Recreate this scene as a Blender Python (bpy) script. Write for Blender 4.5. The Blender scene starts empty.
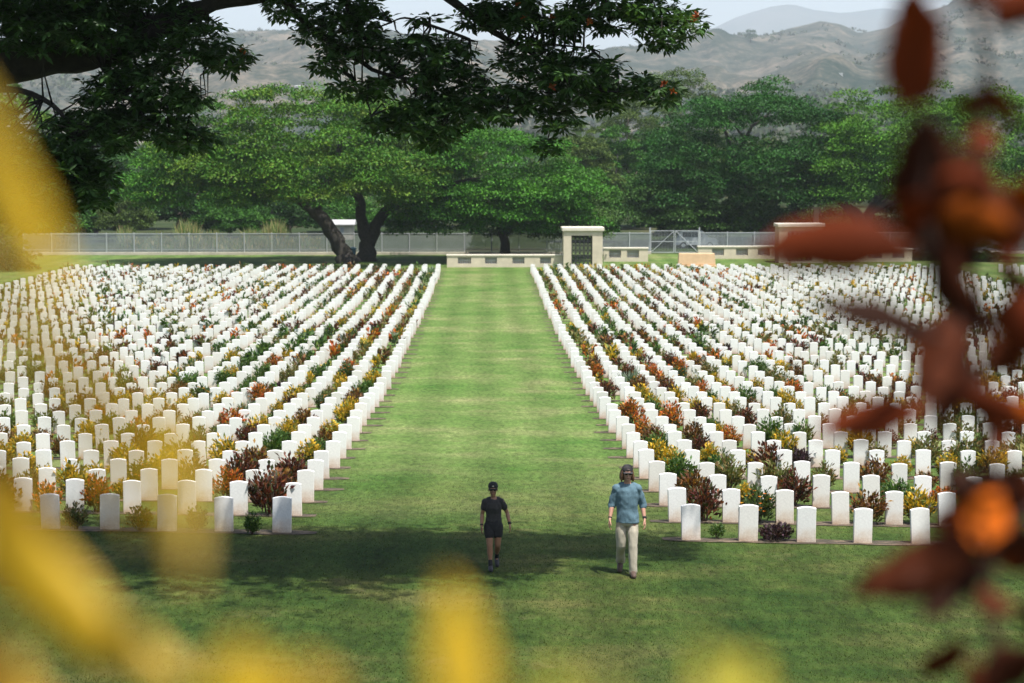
import bpy, math, random
import numpy as np
from mathutils import Vector, Matrix, Euler, noise as mnoise

random.seed(7)
rng = np.random.default_rng(7)
PI = math.pi
sc = bpy.context.scene
COL = sc.collection

# ------------------------------------------------------------------ camera numbers
FPX = 2100.0
CAMZ = 7.12
PITCH = math.atan((341.5 - 150) / FPX)
YAW = math.atan(26 / FPX)
cam_eul = Euler((PI / 2 - PITCH, 0, -YAW), 'XYZ')
CM = cam_eul.to_matrix()
CR, CU, CF = CM.col[0].copy(), CM.col[1].copy(), -CM.col[2]
CAMP = Vector((0, 0, CAMZ))

def at(px, py, Y):
    d = CF + CR * ((px - 512) / FPX) + CU * ((341.5 - py) / FPX)
    return CAMP + d * (Y / d.y)

def proj(p):
    v = Vector(p) - CAMP
    D = v.dot(CF)
    if D < 0.05:
        return (-9999, -9999, D)
    return (512 + FPX * v.dot(CR) / D, 341.5 - FPX * v.dot(CU) / D, D)

# ------------------------------------------------------------------ terrain profile along the view
_k = [(-60, 5.7), (0, 5.55), (4, 5.2), (12, 3.3), (20, 1.2), (26, 0.12), (29, 0.03)]
for s, y in ((60, 577), (54.25, 538), (45.5, 492), (37.3, 449), (28.3, 400), (22.2, 356), (16.9, 314), (14.2, 289), (12.2, 270.5)):
    D = FPX / s
    c = (y - 341.5) / FPX
    _k.append((D * math.cos(PITCH) - c * D * math.sin(PITCH), CAMZ - (D * math.sin(PITCH) + c * D * math.cos(PITCH))))
_k += [(200, _k[-1][1] - 0.05), (260, _k[-1][1]), (15000, _k[-1][1])]
_ky = np.array([k[0] for k in _k]); _kz = np.array([k[1] for k in _k])
_ty = np.arange(-60, 400, 0.5)
_tz = np.interp(_ty, _ky, _kz)
_w = np.hanning(17); _w /= _w.sum()
_tz = np.convolve(np.pad(_tz, 8, mode='edge'), _w, mode='valid')

def gz(x, y):
    x = np.asarray(x, float); y = np.asarray(y, float)
    z = np.interp(y, _ty, _tz)
    w = np.clip((49 - y) / 9, 0, 1) * np.clip((y - 20) / 8, 0, 1)
    return z - 0.02 * np.clip(x, -12, 12) * w

def G(x, y):
    return float(gz(x, y))

# ------------------------------------------------------------------ mesh helpers
class MB:
    def __init__(self):
        self.v = []; self.f = []; self.n = 0; self.c = []
    def add(self, vs, fs, col=None):
        o = self.n
        self.v.extend([tuple(p) for p in vs])
        self.f.extend([tuple(i + o for i in f) for f in fs])
        self.n += len(vs)
        self.c.extend([col or (1, 1, 1)] * len(vs))
    def box(self, x0, x1, y0, y1, z0, z1, b=0.0):
        if b <= 0:
            vs = [(x, y, z) for z in (z0, z1) for y in (y0, y1) for x in (x0, x1)]
            fs = [(0, 2, 3, 1), (4, 5, 7, 6), (0, 1, 5, 4), (2, 6, 7, 3), (0, 4, 6, 2), (1, 3, 7, 5)]
            self.add(vs, fs)
        else:
            rings = []
            for z, i in ((z0, b), (z0 + b, 0), (z1 - b, 0), (z1, b)):
                X0, X1, Y0, Y1 = x0 + i, x1 - i, y0 + i, y1 - i
                k = b
                rings.append([(X0 + k, Y0, z), (X1 - k, Y0, z), (X1, Y0 + k, z), (X1, Y1 - k, z), (X1 - k, Y1, z), (X0 + k, Y1, z), (X0, Y1 - k, z), (X0, Y0 + k, z)])
            self.rings(rings)
    def rings(self, rings, cap=True, col=None):
        n = len(rings[0]); vs = [p for r in rings for p in r]; fs = []
        for i in range(len(rings) - 1):
            for j in range(n):
                k = (j + 1) % n
                fs.append((i * n + j, i * n + k, (i + 1) * n + k, (i + 1) * n + j))
        if cap:
            fs.append(tuple(range(n - 1, -1, -1)))
            fs.append(tuple((len(rings) - 1) * n + j for j in range(n)))
        self.add(vs, fs, col)
    def tube(self, pts, rad, seg=8, wob=0.0, flat=1.0):
        pts = [Vector(p) for p in pts]
        if not hasattr(rad, '__len__'):
            rad = [rad] * len(pts)
        rings = []
        up = Vector((0.123, 0.97, 0.21)).normalized()
        for i, p in enumerate(pts):
            t = (pts[min(i + 1, len(pts) - 1)] - pts[max(i - 1, 0)])
            if t.length < 1e-9:
                t = Vector((0, 0, 1))
            t.normalize()
            a = up - t * up.dot(t)
            if a.length < 1e-3:
                a = Vector((1, 0, 0)) - t * t.x
            a.normalize(); up = a.copy()
            b = t.cross(a)
            rings.append([p + (a * math.cos(2 * PI * k / seg) * flat + b * math.sin(2 * PI * k / seg)) * rad[i] * (1 + wob * random.uniform(-1, 1)) for k in range(seg)])
        self.rings(rings)
    def ell(self, c, r, n=12, m=8, rot=None):
        rings = []
        for i in range(m + 1):
            th = PI * i / m
            th = min(max(th, 0.06), PI - 0.06)
            ring = []
            for j in range(n):
                ph = 2 * PI * j / n
                p = Vector((r[0] * math.sin(th) * math.cos(ph), r[1] * math.sin(th) * math.sin(ph), -r[2] * math.cos(th)))
                if rot is not None:
                    p = rot @ p
                ring.append(Vector(c) + p)
            rings.append(ring)
        self.rings(rings)
    def loft(self, secs, n=16):
        # secs: (cx, cy, z, rx, ry)
        self.rings([[(cx + rx * math.cos(2 * PI * j / n), cy + ry * math.sin(2 * PI * j / n), z) for j in range(n)] for cx, cy, z, rx, ry in secs])
    def mesh(self, name, mat=None, smooth=False, usecol=False):
        me = bpy.data.meshes.new(name)
        me.from_pydata(self.v, [], self.f)
        if mat:
            me.materials.append(mat)
        if usecol:
            a = me.attributes.new('col', 'FLOAT_COLOR', 'POINT')
            a.data.foreach_set('color', np.array([(c[0], c[1], c[2], 1) for c in self.c], np.float32).ravel())
        if smooth:
            me.polygons.foreach_set('use_smooth', [True] * len(me.polygons))
        me.update()
        return me
    def build(self, name, mat=None, parent=None, smooth=False, usecol=False):
        return link(name, self.mesh(name, mat, smooth, usecol), parent)

def link(name, me, parent=None):
    o = bpy.data.objects.new(name, me)
    COL.objects.link(o)
    if parent is not None:
        o.parent = parent
    return o

def quads_mesh(name, V, mat, cols=None, tris=False):
    """V: (n,4,3) or (n,3,3) numpy -> one mesh"""
    n, k, _ = V.shape
    me = bpy.data.meshes.new(name)
    me.vertices.add(n * k)
    me.vertices.foreach_set('co', V.astype(np.float32).ravel())
    me.loops.add(n * k)
    me.loops.foreach_set('vertex_index', np.arange(n * k, dtype=np.int32))
    me.polygons.add(n)
    me.polygons.foreach_set('loop_start', np.arange(0, n * k, k, dtype=np.int32))
    me.polygons.foreach_set('loop_total', np.full(n, k, np.int32))
    if mat:
        me.materials.append(mat)
    if cols is not None:
        a = me.attributes.new('col', 'FLOAT_COLOR', 'POINT')
        c4 = np.concatenate([cols, np.ones((n, 1))], 1)
        a.data.foreach_set('color', np.repeat(c4, k, 0).astype(np.float32).ravel())
    me.update(calc_edges=True)
    return me

def nrm(a):
    return a / np.maximum(np.linalg.norm(a, axis=-1, keepdims=True), 1e-9)

def leaves(c, d, n, L, W, bend=0.15):
    """diamond leaves: base c, direction d, face normal n, length L, width W"""
    c = np.asarray(c, float); d = nrm(np.asarray(d, float))
    n = n - d * (n * d).sum(-1, keepdims=True); n = nrm(n)
    s = np.cross(d, n)
    L = np.asarray(L, float).reshape(-1, 1); W = np.asarray(W, float).reshape(-1, 1)
    mid = c + d * L * 0.5 + n * L * bend
    tip = c + d * L
    return np.stack([c, mid + s * W * 0.5, tip, mid - s * W * 0.5], 1)

def tag(o, label=None, cat=None, group=None, kind=None):
    if label: o['label'] = label
    if cat: o['category'] = cat
    if group: o['group'] = group
    if kind: o['kind'] = kind
    return o

def thing(name, loc, label, cat, group=None, rz=0.0):
    o = bpy.data.objects.new(name, None)
    o.empty_display_size = 0.2
    COL.objects.link(o)
    o.location = loc; o.rotation_euler = (0, 0, rz)
    return tag(o, label, cat, group)

# ------------------------------------------------------------------ materials
def newmat(name):
    m = bpy.data.materials.new(name); m.use_nodes = True
    nt = m.node_tree
    return m, nt, nt.nodes, nt.links, nt.nodes['Principled BSDF']

def nd(nt, t, **kw):
    n = nt.nodes.new(t)
    for k, v in kw.items():
        setattr(n, k, v)
    return n

def ramp(nt, stops):
    r = nt.nodes.new('ShaderNodeValToRGB')
    e = r.color_ramp.elements
    while len(e) < len(stops):
        e.new(0.5)
    for i, (p, c) in enumerate(stops):
        e[i].position = p
        e[i].color = (c[0], c[1], c[2], 1) if hasattr(c, '__len__') else (c, c, c, 1)
    return r

def noise_tex(nt, scale, detail=4, rough=0.55, vec=None):
    n = nt.nodes.new('ShaderNodeTexNoise')
    n.inputs['Scale'].default_value = scale
    n.inputs['Detail'].default_value = detail
    n.inputs['Roughness'].default_value = rough
    if vec is not None:
        nt.links.new(vec, n.inputs['Vector'])
    return n

def mixc(nt, fac, a, b, mode='MIX'):
    m = nt.nodes.new('ShaderNodeMix'); m.data_type = 'RGBA'; m.blend_type = mode
    for sock, v in ((m.inputs['Factor'], fac), (m.inputs['A'], a), (m.inputs['B'], b)):
        pass
    A, B = m.inputs[6], m.inputs[7]
    F = m.inputs[0]
    for s, v in ((F, fac), (A, a), (B, b)):
        if isinstance(v, bpy.types.NodeSocket):
            nt.links.new(v, s)
        elif hasattr(v, '__len__'):
            s.default_value = (v[0], v[1], v[2], 1)
        else:
            s.default_value = v
    return m.outputs[2]

def plain(name, col, rough=0.7, metal=0.0, var=0.12, scale=6.0, bump=0.0):
    m, nt, N, L, P = newmat(name)
    tc = nd(nt, 'ShaderNodeTexCoord')
    n = noise_tex(nt, scale, 5, 0.6, tc.outputs['Object'])
    r = ramp(nt, [(0.3, [c * (1 - var) for c in col]), (0.7, [min(1, c * (1 + var)) for c in col])])
    L.new(n.outputs['Fac'], r.inputs['Fac'])
    L.new(r.outputs['Color'], P.inputs['Base Color'])
    P.inputs['Roughness'].default_value = rough
    P.inputs['Metallic'].default_value = metal
    if bump > 0:
        b = nd(nt, 'ShaderNodeBump'); b.inputs['Strength'].default_value = bump; b.inputs['Distance'].default_value = 0.02
        n2 = noise_tex(nt, scale * 6, 5, 0.6, tc.outputs['Object'])
        L.new(n2.outputs['Fac'], b.inputs['Height']); L.new(b.outputs['Normal'], P.inputs['Normal'])
    return m

def leafmat(name, trans=0.3, rough=0.55, spec=0.3, vary=0.25, col=None, tint=(1.3, 1.25, 0.6)):
    """leaf colour from the per-leaf 'col' attribute (or a fixed colour), varied leaf by leaf, light comes through"""
    m, nt, N, L, P = newmat(name)
    if col is None:
        a = nd(nt, 'ShaderNodeAttribute', attribute_name='col'); base = a.outputs['Color']
    else:
        rgb = nd(nt, 'ShaderNodeRGB'); rgb.outputs[0].default_value = (*col, 1); base = rgb.outputs[0]
    g = nd(nt, 'ShaderNodeNewGeometry')
    mr = nd(nt, 'ShaderNodeMapRange')
    mr.inputs['To Min'].default_value = 1 - vary; mr.inputs['To Max'].default_value = 1 + vary
    L.new(g.outputs['Random Per Island'], mr.inputs['Value'])
    comb = nd(nt, 'ShaderNodeCombineColor')
    for k in range(3):
        L.new(mr.outputs['Result'], comb.inputs[k])
    c = mixc(nt, 1.0, base, comb.outputs['Color'], 'MULTIPLY')
    L.new(c, P.inputs['Base Color'])
    P.inputs['Roughness'].default_value = rough
    P.inputs['Specular IOR Level'].default_value = spec
    if trans > 0:
        t = nd(nt, 'ShaderNodeBsdfTranslucent')
        c2 = mixc(nt, 1.0, c, tint, 'MULTIPLY')
        L.new(c2, t.inputs['Color'])
        mx = nd(nt, 'ShaderNodeMixShader'); mx.inputs[0].default_value = trans
        out = N['Material Output']
        L.new(P.outputs[0], mx.inputs[1]); L.new(t.outputs[0], mx.inputs[2]); L.new(mx.outputs[0], out.inputs['Surface'])
    return m

M = {}
M['leaf'] = leafmat('leaf', 0.28)
M['leaf_tree'] = leafmat('leaf_tree', 0.15, 0.6, 0.2)
M['blade'] = leafmat('blade', 0.6, 0.9, 0.05, 0.12, tint=(1.1, 1.1, 0.8))
M['leaf_dark'] = leafmat('leaf_dark', 0.30, 0.5, 0.3)
M['leaf_near'] = leafmat('leaf_near', 0.45, 0.45, 0.4, 0.12, tint=(1.1, 0.9, 0.5))
M['petal'] = leafmat('petal', 0.3, 0.6, 0.2, 0.2)
M['bark'] = plain('bark', (0.034, 0.029, 0.023), 0.95, var=0.45, scale=5, bump=0.9)
M['bark_pale'] = plain('bark_pale', (0.17, 0.14, 0.11), 0.95, var=0.35, scale=4, bump=0.8)
M['stem'] = plain('stem', (0.06, 0.035, 0.02), 0.9, var=0.3, scale=40)
M['stem_red'] = plain('stem_red', (0.05, 0.018, 0.010), 0.8, var=0.3, scale=60)
M['stem_yellow'] = plain('stem_yellow', (0.35, 0.26, 0.05), 0.8, var=0.2, scale=60)
M['cream'] = plain('cream_stone', (0.56, 0.49, 0.37), 0.9, var=0.12, scale=1.3, bump=0.3)
M['cream_cap'] = plain('cream_capstone', (0.62, 0.57, 0.47), 0.85, var=0.12, scale=1.6, bump=0.3)
M['sandstone'] = plain('sandstone', (0.62, 0.42, 0.25), 0.9, var=0.1, scale=1.5, bump=0.3)
M['iron'] = plain('iron_grille', (0.035, 0.035, 0.04), 0.6, 0.3, var=0.2, scale=6)
M['concrete'] = plain('concrete', (0.44, 0.40, 0.33), 0.92, var=0.2, scale=0.8, bump=0.3)
M['galv'] = plain('galvanised_steel', (0.30, 0.32, 0.345), 0.5, 0.35, var=0.15, scale=0.7)
M['galv_pale'] = plain('galvanised_steel_pale', (0.46, 0.48, 0.50), 0.5, 0.3, var=0.12, scale=0.9)
M['blue'] = plain('blue_plastic', (0.08, 0.22, 0.32), 0.5, var=0.1, scale=3)
M['blue_lid'] = plain('blue_plastic_lid', (0.16, 0.34, 0.42), 0.5, var=0.1, scale=3)
M['white_roof'] = plain('white_roof', (0.38, 0.38, 0.37), 0.6, var=0.12, scale=0.6)
M['car_paint'] = plain('grey_car_paint', (0.42, 0.45, 0.47), 0.3, 0.2, var=0.05)
M['car_glass'] = plain('car_glass', (0.03, 0.04, 0.05), 0.08, var=0.05)
M['rubber'] = plain('rubber', (0.02, 0.02, 0.02), 0.8)

# headstone limestone: soil stain rises from the base (attribute hgt = height above ground)
m, nt, N, L, P = newmat('white_limestone')
a = nd(nt, 'ShaderNodeAttribute', attribute_name='hgt')
tc = nd(nt, 'ShaderNodeTexCoord')
oi = nd(nt, 'ShaderNodeObjectInfo'); ge = nd(nt, 'ShaderNodeNewGeometry')
n1 = noise_tex(nt, 7, 5, 0.65, tc.outputs['Object'])
ad = nd(nt, 'ShaderNodeMath', operation='MULTIPLY_ADD'); ad.inputs[1].default_value = 0.35; ad.inputs[2].default_value = -0.175
L.new(n1.outputs['Fac'], ad.inputs[0])
sm = nd(nt, 'ShaderNodeMath', operation='ADD'); L.new(a.outputs['Fac'], sm.inputs[0]); L.new(ad.outputs[0], sm.inputs[1])
st = ramp(nt, [(0.0, (0.52, 0.38, 0.28)), (0.10, (0.68, 0.59, 0.50)), (0.34, (0.80, 0.79, 0.77)), (0.9, (0.84, 0.84, 0.83))])
L.new(sm.outputs[0], st.inputs['Fac'])
n2 = noise_tex(nt, 26, 6, 0.7, tc.outputs['Object'])
g2 = ramp(nt, [(0.3, 0.86), (0.6, 1.0)]); L.new(n2.outputs['Fac'], g2.inputs['Fac'])
c1 = mixc(nt, 1.0, st.outputs['Color'], g2.outputs['Color'], 'MULTIPLY')
rr = nd(nt, 'ShaderNodeMath', operation='ADD'); L.new(oi.outputs['Random'], rr.inputs[0]); L.new(ge.outputs['Random Per Island'], rr.inputs[1])
fr = nd(nt, 'ShaderNodeMath', operation='FRACT'); L.new(rr.outputs[0], fr.inputs[0])
tn = ramp(nt, [(0.0, (0.88, 0.86, 0.82)), (0.4, (0.97, 0.965, 0.95)), (1.0, (1, 1, 1))]); L.new(fr.outputs[0], tn.inputs['Fac'])
c2 = mixc(nt, 1.0, c1, tn.outputs['Color'], 'MULTIPLY')
L.new(c2, P.inputs['Base Color']); P.inputs['Roughness'].default_value = 0.85
bp = nd(nt, 'ShaderNodeBump'); bp.inputs['Strength'].default_value = 0.25; bp.inputs['Distance'].default_value = 0.01
L.new(n2.outputs['Fac'], bp.inputs['Height']); L.new(bp.outputs['Normal'], P.inputs['Normal'])
M['limestone'] = m

# lawn and land beyond (one sheet): mown bands, drier patches, bare earth outside the fence
m, nt, N, L, P = newmat('lawn_and_land')
tc = nd(nt, 'ShaderNodeTexCoord')
O = tc.outputs['Object']
sep = nd(nt, 'ShaderNodeSeparateXYZ'); L.new(O, sep.inputs[0])
mp = nd(nt, 'ShaderNodeMapping'); mp.inputs['Scale'].default_value = (0.14, 0.5, 1); L.new(O, mp.inputs[0])
band0 = noise_tex(nt, 1.0, 4, 0.6, mp.outputs[0])
mp3 = nd(nt, 'ShaderNodeMapping'); mp3.inputs['Scale'].default_value = (0.35, 0.22, 1); L.new(O, mp3.inputs[0])
band1 = noise_tex(nt, 1.0, 6, 0.65, mp3.outputs[0])
bandm = nd(nt, 'ShaderNodeMix'); bandm.data_type = 'FLOAT'; bandm.inputs[0].default_value = 0.66
L.new(band0.outputs['Fac'], bandm.inputs[2]); L.new(band1.outputs['Fac'], bandm.inputs[3])
class _B: pass
band = _B(); band.outputs = {'Fac': bandm.outputs[0]}
mp2 = nd(nt, 'ShaderNodeMapping'); mp2.inputs['Scale'].default_value = (0.22, 0.30, 1); L.new(O, mp2.inputs[0])
patch = noise_tex(nt, 1.6, 7, 0.68, mp2.outputs[0])
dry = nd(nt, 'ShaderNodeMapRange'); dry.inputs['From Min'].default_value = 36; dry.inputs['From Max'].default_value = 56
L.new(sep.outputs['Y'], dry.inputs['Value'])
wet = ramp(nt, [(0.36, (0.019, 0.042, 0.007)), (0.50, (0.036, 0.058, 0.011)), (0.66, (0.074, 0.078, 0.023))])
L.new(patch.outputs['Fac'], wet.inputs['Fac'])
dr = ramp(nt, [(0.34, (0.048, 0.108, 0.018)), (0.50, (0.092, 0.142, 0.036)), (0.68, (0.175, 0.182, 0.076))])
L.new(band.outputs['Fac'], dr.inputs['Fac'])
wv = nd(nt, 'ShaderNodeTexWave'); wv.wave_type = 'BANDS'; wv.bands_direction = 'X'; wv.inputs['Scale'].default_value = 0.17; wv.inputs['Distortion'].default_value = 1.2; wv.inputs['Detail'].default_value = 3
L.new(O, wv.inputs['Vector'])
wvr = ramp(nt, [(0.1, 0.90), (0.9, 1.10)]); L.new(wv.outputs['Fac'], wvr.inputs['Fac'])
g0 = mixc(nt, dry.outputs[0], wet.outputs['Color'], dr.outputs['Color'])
# bare brown scuffs
bs = noise_tex(nt, 0.55, 6, 0.7, O)
bsr = ramp(nt, [(0.60, 0.0), (0.74, 0.55)]); L.new(bs.outputs['Fac'], bsr.inputs['Fac'])
g0 = mixc(nt, 1.0, g0, wvr.outputs['Color'], 'MULTIPLY')
g1 = mixc(nt, bsr.outputs['Color'], g0, (0.125, 0.100, 0.05))
# fine blade-scale mottling
mpf = nd(nt, 'ShaderNodeMapping'); mpf.inputs['Scale'].default_value = (1, 0.28, 1); L.new(O, mpf.inputs[0])
fn = noise_tex(nt, 7, 9, 0.85, mpf.outputs[0])
fnr = ramp(nt, [(0.34, 0.40), (0.66, 1.60)]); L.new(fn.outputs['Fac'], fnr.inputs['Fac'])
g2 = mixc(nt, 1.0, g1, fnr.outputs['Color'], 'MULTIPLY')
# outside the fence: scrub and earth
ob = noise_tex(nt, 0.045, 6, 0.65, O)
obr = ramp(nt, [(0.38, (0.020, 0.038, 0.011)), (0.58, (0.040, 0.052, 0.020)), (0.74, (0.13, 0.095, 0.06))])
L.new(ob.outputs['Fac'], obr.inputs['Fac'])
out = nd(nt, 'ShaderNodeMapRange'); out.inputs['From Min'].default_value = 199; out.inputs['From Max'].default_value = 203
L.new(sep.outputs['Y'], out.inputs['Value'])
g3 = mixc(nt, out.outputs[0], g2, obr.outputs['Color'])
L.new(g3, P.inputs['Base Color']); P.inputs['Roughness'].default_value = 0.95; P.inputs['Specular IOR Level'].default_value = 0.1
bp = nd(nt, 'ShaderNodeBump'); bp.inputs['Strength'].default_value = 0.8; bp.inputs['Distance'].default_value = 0.03
L.new(fn.outputs['Fac'], bp.inputs['Height']); L.new(bp.outputs['Normal'], P.inputs['Normal'])
M['ground'] = m

m, nt, N, L, P = newmat('bed_soil')
tc = nd(nt, 'ShaderNodeTexCoord')
n1 = noise_tex(nt, 3.5, 6, 0.7, tc.outputs['Object'])
r = ramp(nt, [(0.34, (0.030, 0.026, 0.016)), (0.5, (0.075, 0.055, 0.034)), (0.66, (0.17, 0.125, 0.08))])
L.new(n1.outputs['Fac'], r.inputs['Fac']); L.new(r.outputs['Color'], P.inputs['Base Color']); P.inputs['Roughness'].default_value = 1
bp = nd(nt, 'ShaderNodeBump'); bp.inputs['Distance'].default_value = 0.04
L.new(n1.outputs['Fac'], bp.inputs['Height']); L.new(bp.outputs['Normal'], P.inputs['Normal'])
M['soil'] = m

# hill land: pale dry grass, bare gullies, darker scrub
def hillmat(name, a, b, c, sc0):
    m, nt, N, L, P = newmat(name)
    tc = nd(nt, 'ShaderNodeTexCoord')
    n1 = noise_tex(nt, sc0, 7, 0.65, tc.outputs['Object'])
    n2 = noise_tex(nt, sc0 * 6, 6, 0.7, tc.outputs['Object'])
    mx = nd(nt, 'ShaderNodeMath', operation='MULTIPLY_ADD'); mx.inputs[1].default_value = 0.45
    L.new(n2.outputs['Fac'], mx.inputs[0])
    sc_ = nd(nt, 'ShaderNodeMath', operation='MULTIPLY'); sc_.inputs[1].default_value = 0.55
    L.new(n1.outputs['Fac'], sc_.inputs[0]); L.new(sc_.outputs[0], mx.inputs[2])
    n3 = noise_tex(nt, sc0 * 28, 5, 0.75, tc.outputs['Object'])
    m3 = nd(nt, 'ShaderNodeMath', operation='MULTIPLY_ADD'); m3.inputs[1].default_value = 0.5; m3.inputs[2].default_value = -0.25
    L.new(n3.outputs['Fac'], m3.inputs[0])
    m4 = nd(nt, 'ShaderNodeMath', operation='ADD'); L.new(mx.outputs[0], m4.inputs[0]); L.new(m3.outputs[0], m4.inputs[1])
    mx = m4
    r = ramp(nt, [(0.40, a), (0.50, b), (0.62, c)])
    L.new(mx.outputs[0], r.inputs['Fac']); L.new(r.outputs['Color'], P.inputs['Base Color'])
    P.inputs['Roughness'].default_value = 1; P.inputs['Specular IOR Level'].default_value = 0
    return m
M['hill'] = hillmat('dry_hill', (0.014, 0.028, 0.020), (0.048, 0.054, 0.042), (0.150, 0.125, 0.095), 0.005)
M['far_hill'] = hillmat('far_ridge', (0.03, 0.045, 0.04), (0.05, 0.06, 0.05), (0.08, 0.08, 0.07), 0.001)

# ------------------------------------------------------------------ ground sheet
ys = np.concatenate([np.arange(-40, 24, 2.0), np.arange(24, 206, 1.0), np.geomspace(206, 14300, 30)])
us = np.linspace(-1, 1, 101)
us = np.sign(us) * np.abs(us) ** 1.25
GX = us[None, :] * (45 + 0.42 * np.maximum(ys, 0))[:, None]
GY = np.repeat(ys[:, None], len(us), 1)
GZ = gz(GX, GY)
nx = len(us)
me = bpy.data.meshes.new('ground')
idx = np.arange(len(ys) * nx).reshape(len(ys), nx)
fc = np.stack([idx[:-1, :-1], idx[:-1, 1:], idx[1:, 1:], idx[1:, :-1]], -1).reshape(-1, 4)
me.from_pydata(np.stack([GX, GY, GZ], -1).reshape(-1, 3).tolist(), [], fc.tolist())
me.materials.append(M['ground'])
me.polygons.foreach_set('use_smooth', [True] * len(me.polygons))
tag(link('ground', me), kind='structure')

# ------------------------------------------------------------------ rows
Y0, DY, NROW = 38.55, 2.46, 54
W0, DX = 3.78, 1.075
def rowY(i): return Y0 + DY * i
mb = MB()
def bed(x0, x1, y):
    n = max(2, int((x1 - x0) / 0.3))
    vs = []; fs = []
    for k in range(n + 1):
        x = x0 + (x1 - x0) * k / n
        e = 0.12 if k in (0, n) else 0.0
        a = 0.20 + 0.10 * random.random() - e; b = 0.24 + 0.12 * random.random() - e
        vs += [(x, y - a, G(x, y - a) + 0.012), (x, y + b, G(x, y + b) + 0.012)]
    for k in range(n):
        fs.append((2 * k, 2 * k + 2, 2 * k + 3, 2 * k + 1))
    mb.add(vs, fs)
for i in range(NROW):
    y = rowY(i)
    bed(W0 - 0.17 - random.uniform(0.25, 0.5), 36.2, y)
    bed(-33.2, -W0 + 0.17 + random.uniform(0.25, 0.5), y)
    if y > 125:
        bed(41.3, 52, y)
tag(mb.build('planting_beds', M['soil']), kind='structure')

# ------------------------------------------------------------------ headstones
def stone_geo(w=0.352, h=0.685, t=0.085, arc=0.03, cham=0.008, below=0.06):
    def prof(i):
        W = w / 2 - i
        p = [(-W, -below)]
        n = 8
        for k in range(n + 1):
            u = -1 + 2 * k / n
            p.append((W * u, h - i - arc * u * u))
        p.append((W, -below))
        return p
    rings = [[(x, y, z) for x, z in prof(i)] for y, i in ((-t / 2, cham), (-t / 2 + cham, 0), (t / 2 - cham, 0), (t / 2, cham))]
    n = len(rings[0]); vs = [p for r in rings for p in r]; fs = []
    for i in range(3):
        for j in range(n):
            k = (j + 1) % n
            fs.append((i * n + j, (i + 1) * n + j, (i + 1) * n + k, i * n + k))
    fs.append(tuple(range(n))); fs.append(tuple(3 * n + j for j in range(n - 1, -1, -1)))
    return vs, fs
def set_hgt(me, h):
    a = me.attributes.new('hgt', 'FLOAT', 'POINT'); a.data.foreach_set('value', np.asarray(h, np.float32))
protos = []
for (w, h, t) in ((0.352, 0.685, 0.085), (0.345, 0.668, 0.08), (0.358, 0.70, 0.088)):
    vs, fs = stone_geo(w, h, t)
    me = bpy.data.meshes.new('headstone'); me.from_pydata(vs, [], fs); me.materials.append(M['limestone'])
    set_hgt(me, [v[2] for v in vs]); me.update()
    protos.append(me)

ORD = ['', 'first', 'second', 'third', 'fourth', 'fifth', 'sixth', 'seventh', 'eighth', 'ninth', 'tenth', 'eleventh', 'twelfth', 'thirteenth', 'fourteenth', 'fifteenth', 'sixteenth', 'seventeenth', 'eighteenth', 'nineteenth', 'twentieth', 'twenty-first', 'twenty-second', 'twenty-third', 'twenty-fourth', 'twenty-fifth', 'twenty-sixth', 'twenty-seventh', 'twenty-eighth', 'twenty-ninth', 'thirtieth']
sites = []
for i in range(NROW):
    y = rowY(i)
    for side in (-1, 1):
        ncol = 28 if side < 0 else 31
        jx = random.uniform(-0.06, 0.06) * (i > 3)
        for k in range(ncol):
            x = side * (W0 + DX * k) + jx + random.uniform(-0.03, 0.03)
            yy = y + random.uniform(-0.04, 0.04)
            sites.append((x, yy, i, k, side))
    if y > 125:
        for k in range(10):
            sites.append((41.6 + DX * k, y, i, k + 60, 1))
vis, rest = [], []
for s in sites:
    p = proj((s[0], s[1], G(s[0], s[1]) + 0.35))
    if -4 < p[0] < 1028:
        vis.append((p[2], s))
    elif -160 < p[0] < 1184:
        rest.append(s)
vis.sort(key=lambda a: a[0])
single = [s for _, s in vis[:300]]; rest += [s for _, s in vis[300:]]

def sideword(s): return 'left' if s < 0 else 'right'
hproto = [None, None, None]
for (x, y, i, k, side) in single:
    q = random.choice((0, 0, 1, 2))
    if hproto[q] is None:
        o = hproto[q] = link('headstone', protos[q])
    else:
        o = hproto[q].copy(); COL.objects.link(o)
    o.location = (x, y, G(x, y) - 0.005)
    o.rotation_euler = (random.gauss(0, 0.016), random.gauss(0, 0.015), random.gauss(0, 0.03))
    row = 'front row' if i == 0 else ORD[i + 1] + ' row from front'
    pos = 'nearest the grass aisle' if k == 0 else ORD[k + 1] + ' from the aisle'
    look = 'plain grey-white headstone shaded by tree' if (i == 0 and side < 0) else 'plain white headstone'
    tag(o, f'{look} in {row}, {sideword(side)} block, {pos}', 'headstone', f'headstones of the {sideword(side)} block')
# all remaining stones as one mass
bv, bf = stone_geo(0.352, 0.685, 0.085, cham=0.006)
bv = np.array(bv); nb = len(bv)
allv = []; allf = []; hh = []
for q, (x, y, i, k, side) in enumerate(rest):
    a = random.gauss(0, 0.02); ca, sa = math.cos(a), math.sin(a)
    sx = random.uniform(0.96, 1.03); sz = random.uniform(0.96, 1.04)
    v = bv * (sx, 1, sz)
    v = np.stack([v[:, 0] * ca - v[:, 1] * sa + x + v[:, 2] * random.gauss(0, 0.01), v[:, 0] * sa + v[:, 1] * ca + y, v[:, 2] + G(x, y)], 1)
    allv.append(v); hh.append(bv[:, 2])
    allf.extend([tuple(j + q * nb for j in f) for f in bf])
me = bpy.data.meshes.new('distant_headstones')
me.from_pydata(np.concatenate(allv).tolist(), [], allf); me.materials.append(M['limestone']); set_hgt(me, np.concatenate(hh)); me.update()
tag(link('distant_headstones', me), 'white headstones filling the far rows of both blocks', 'headstones', kind='stuff')

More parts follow.
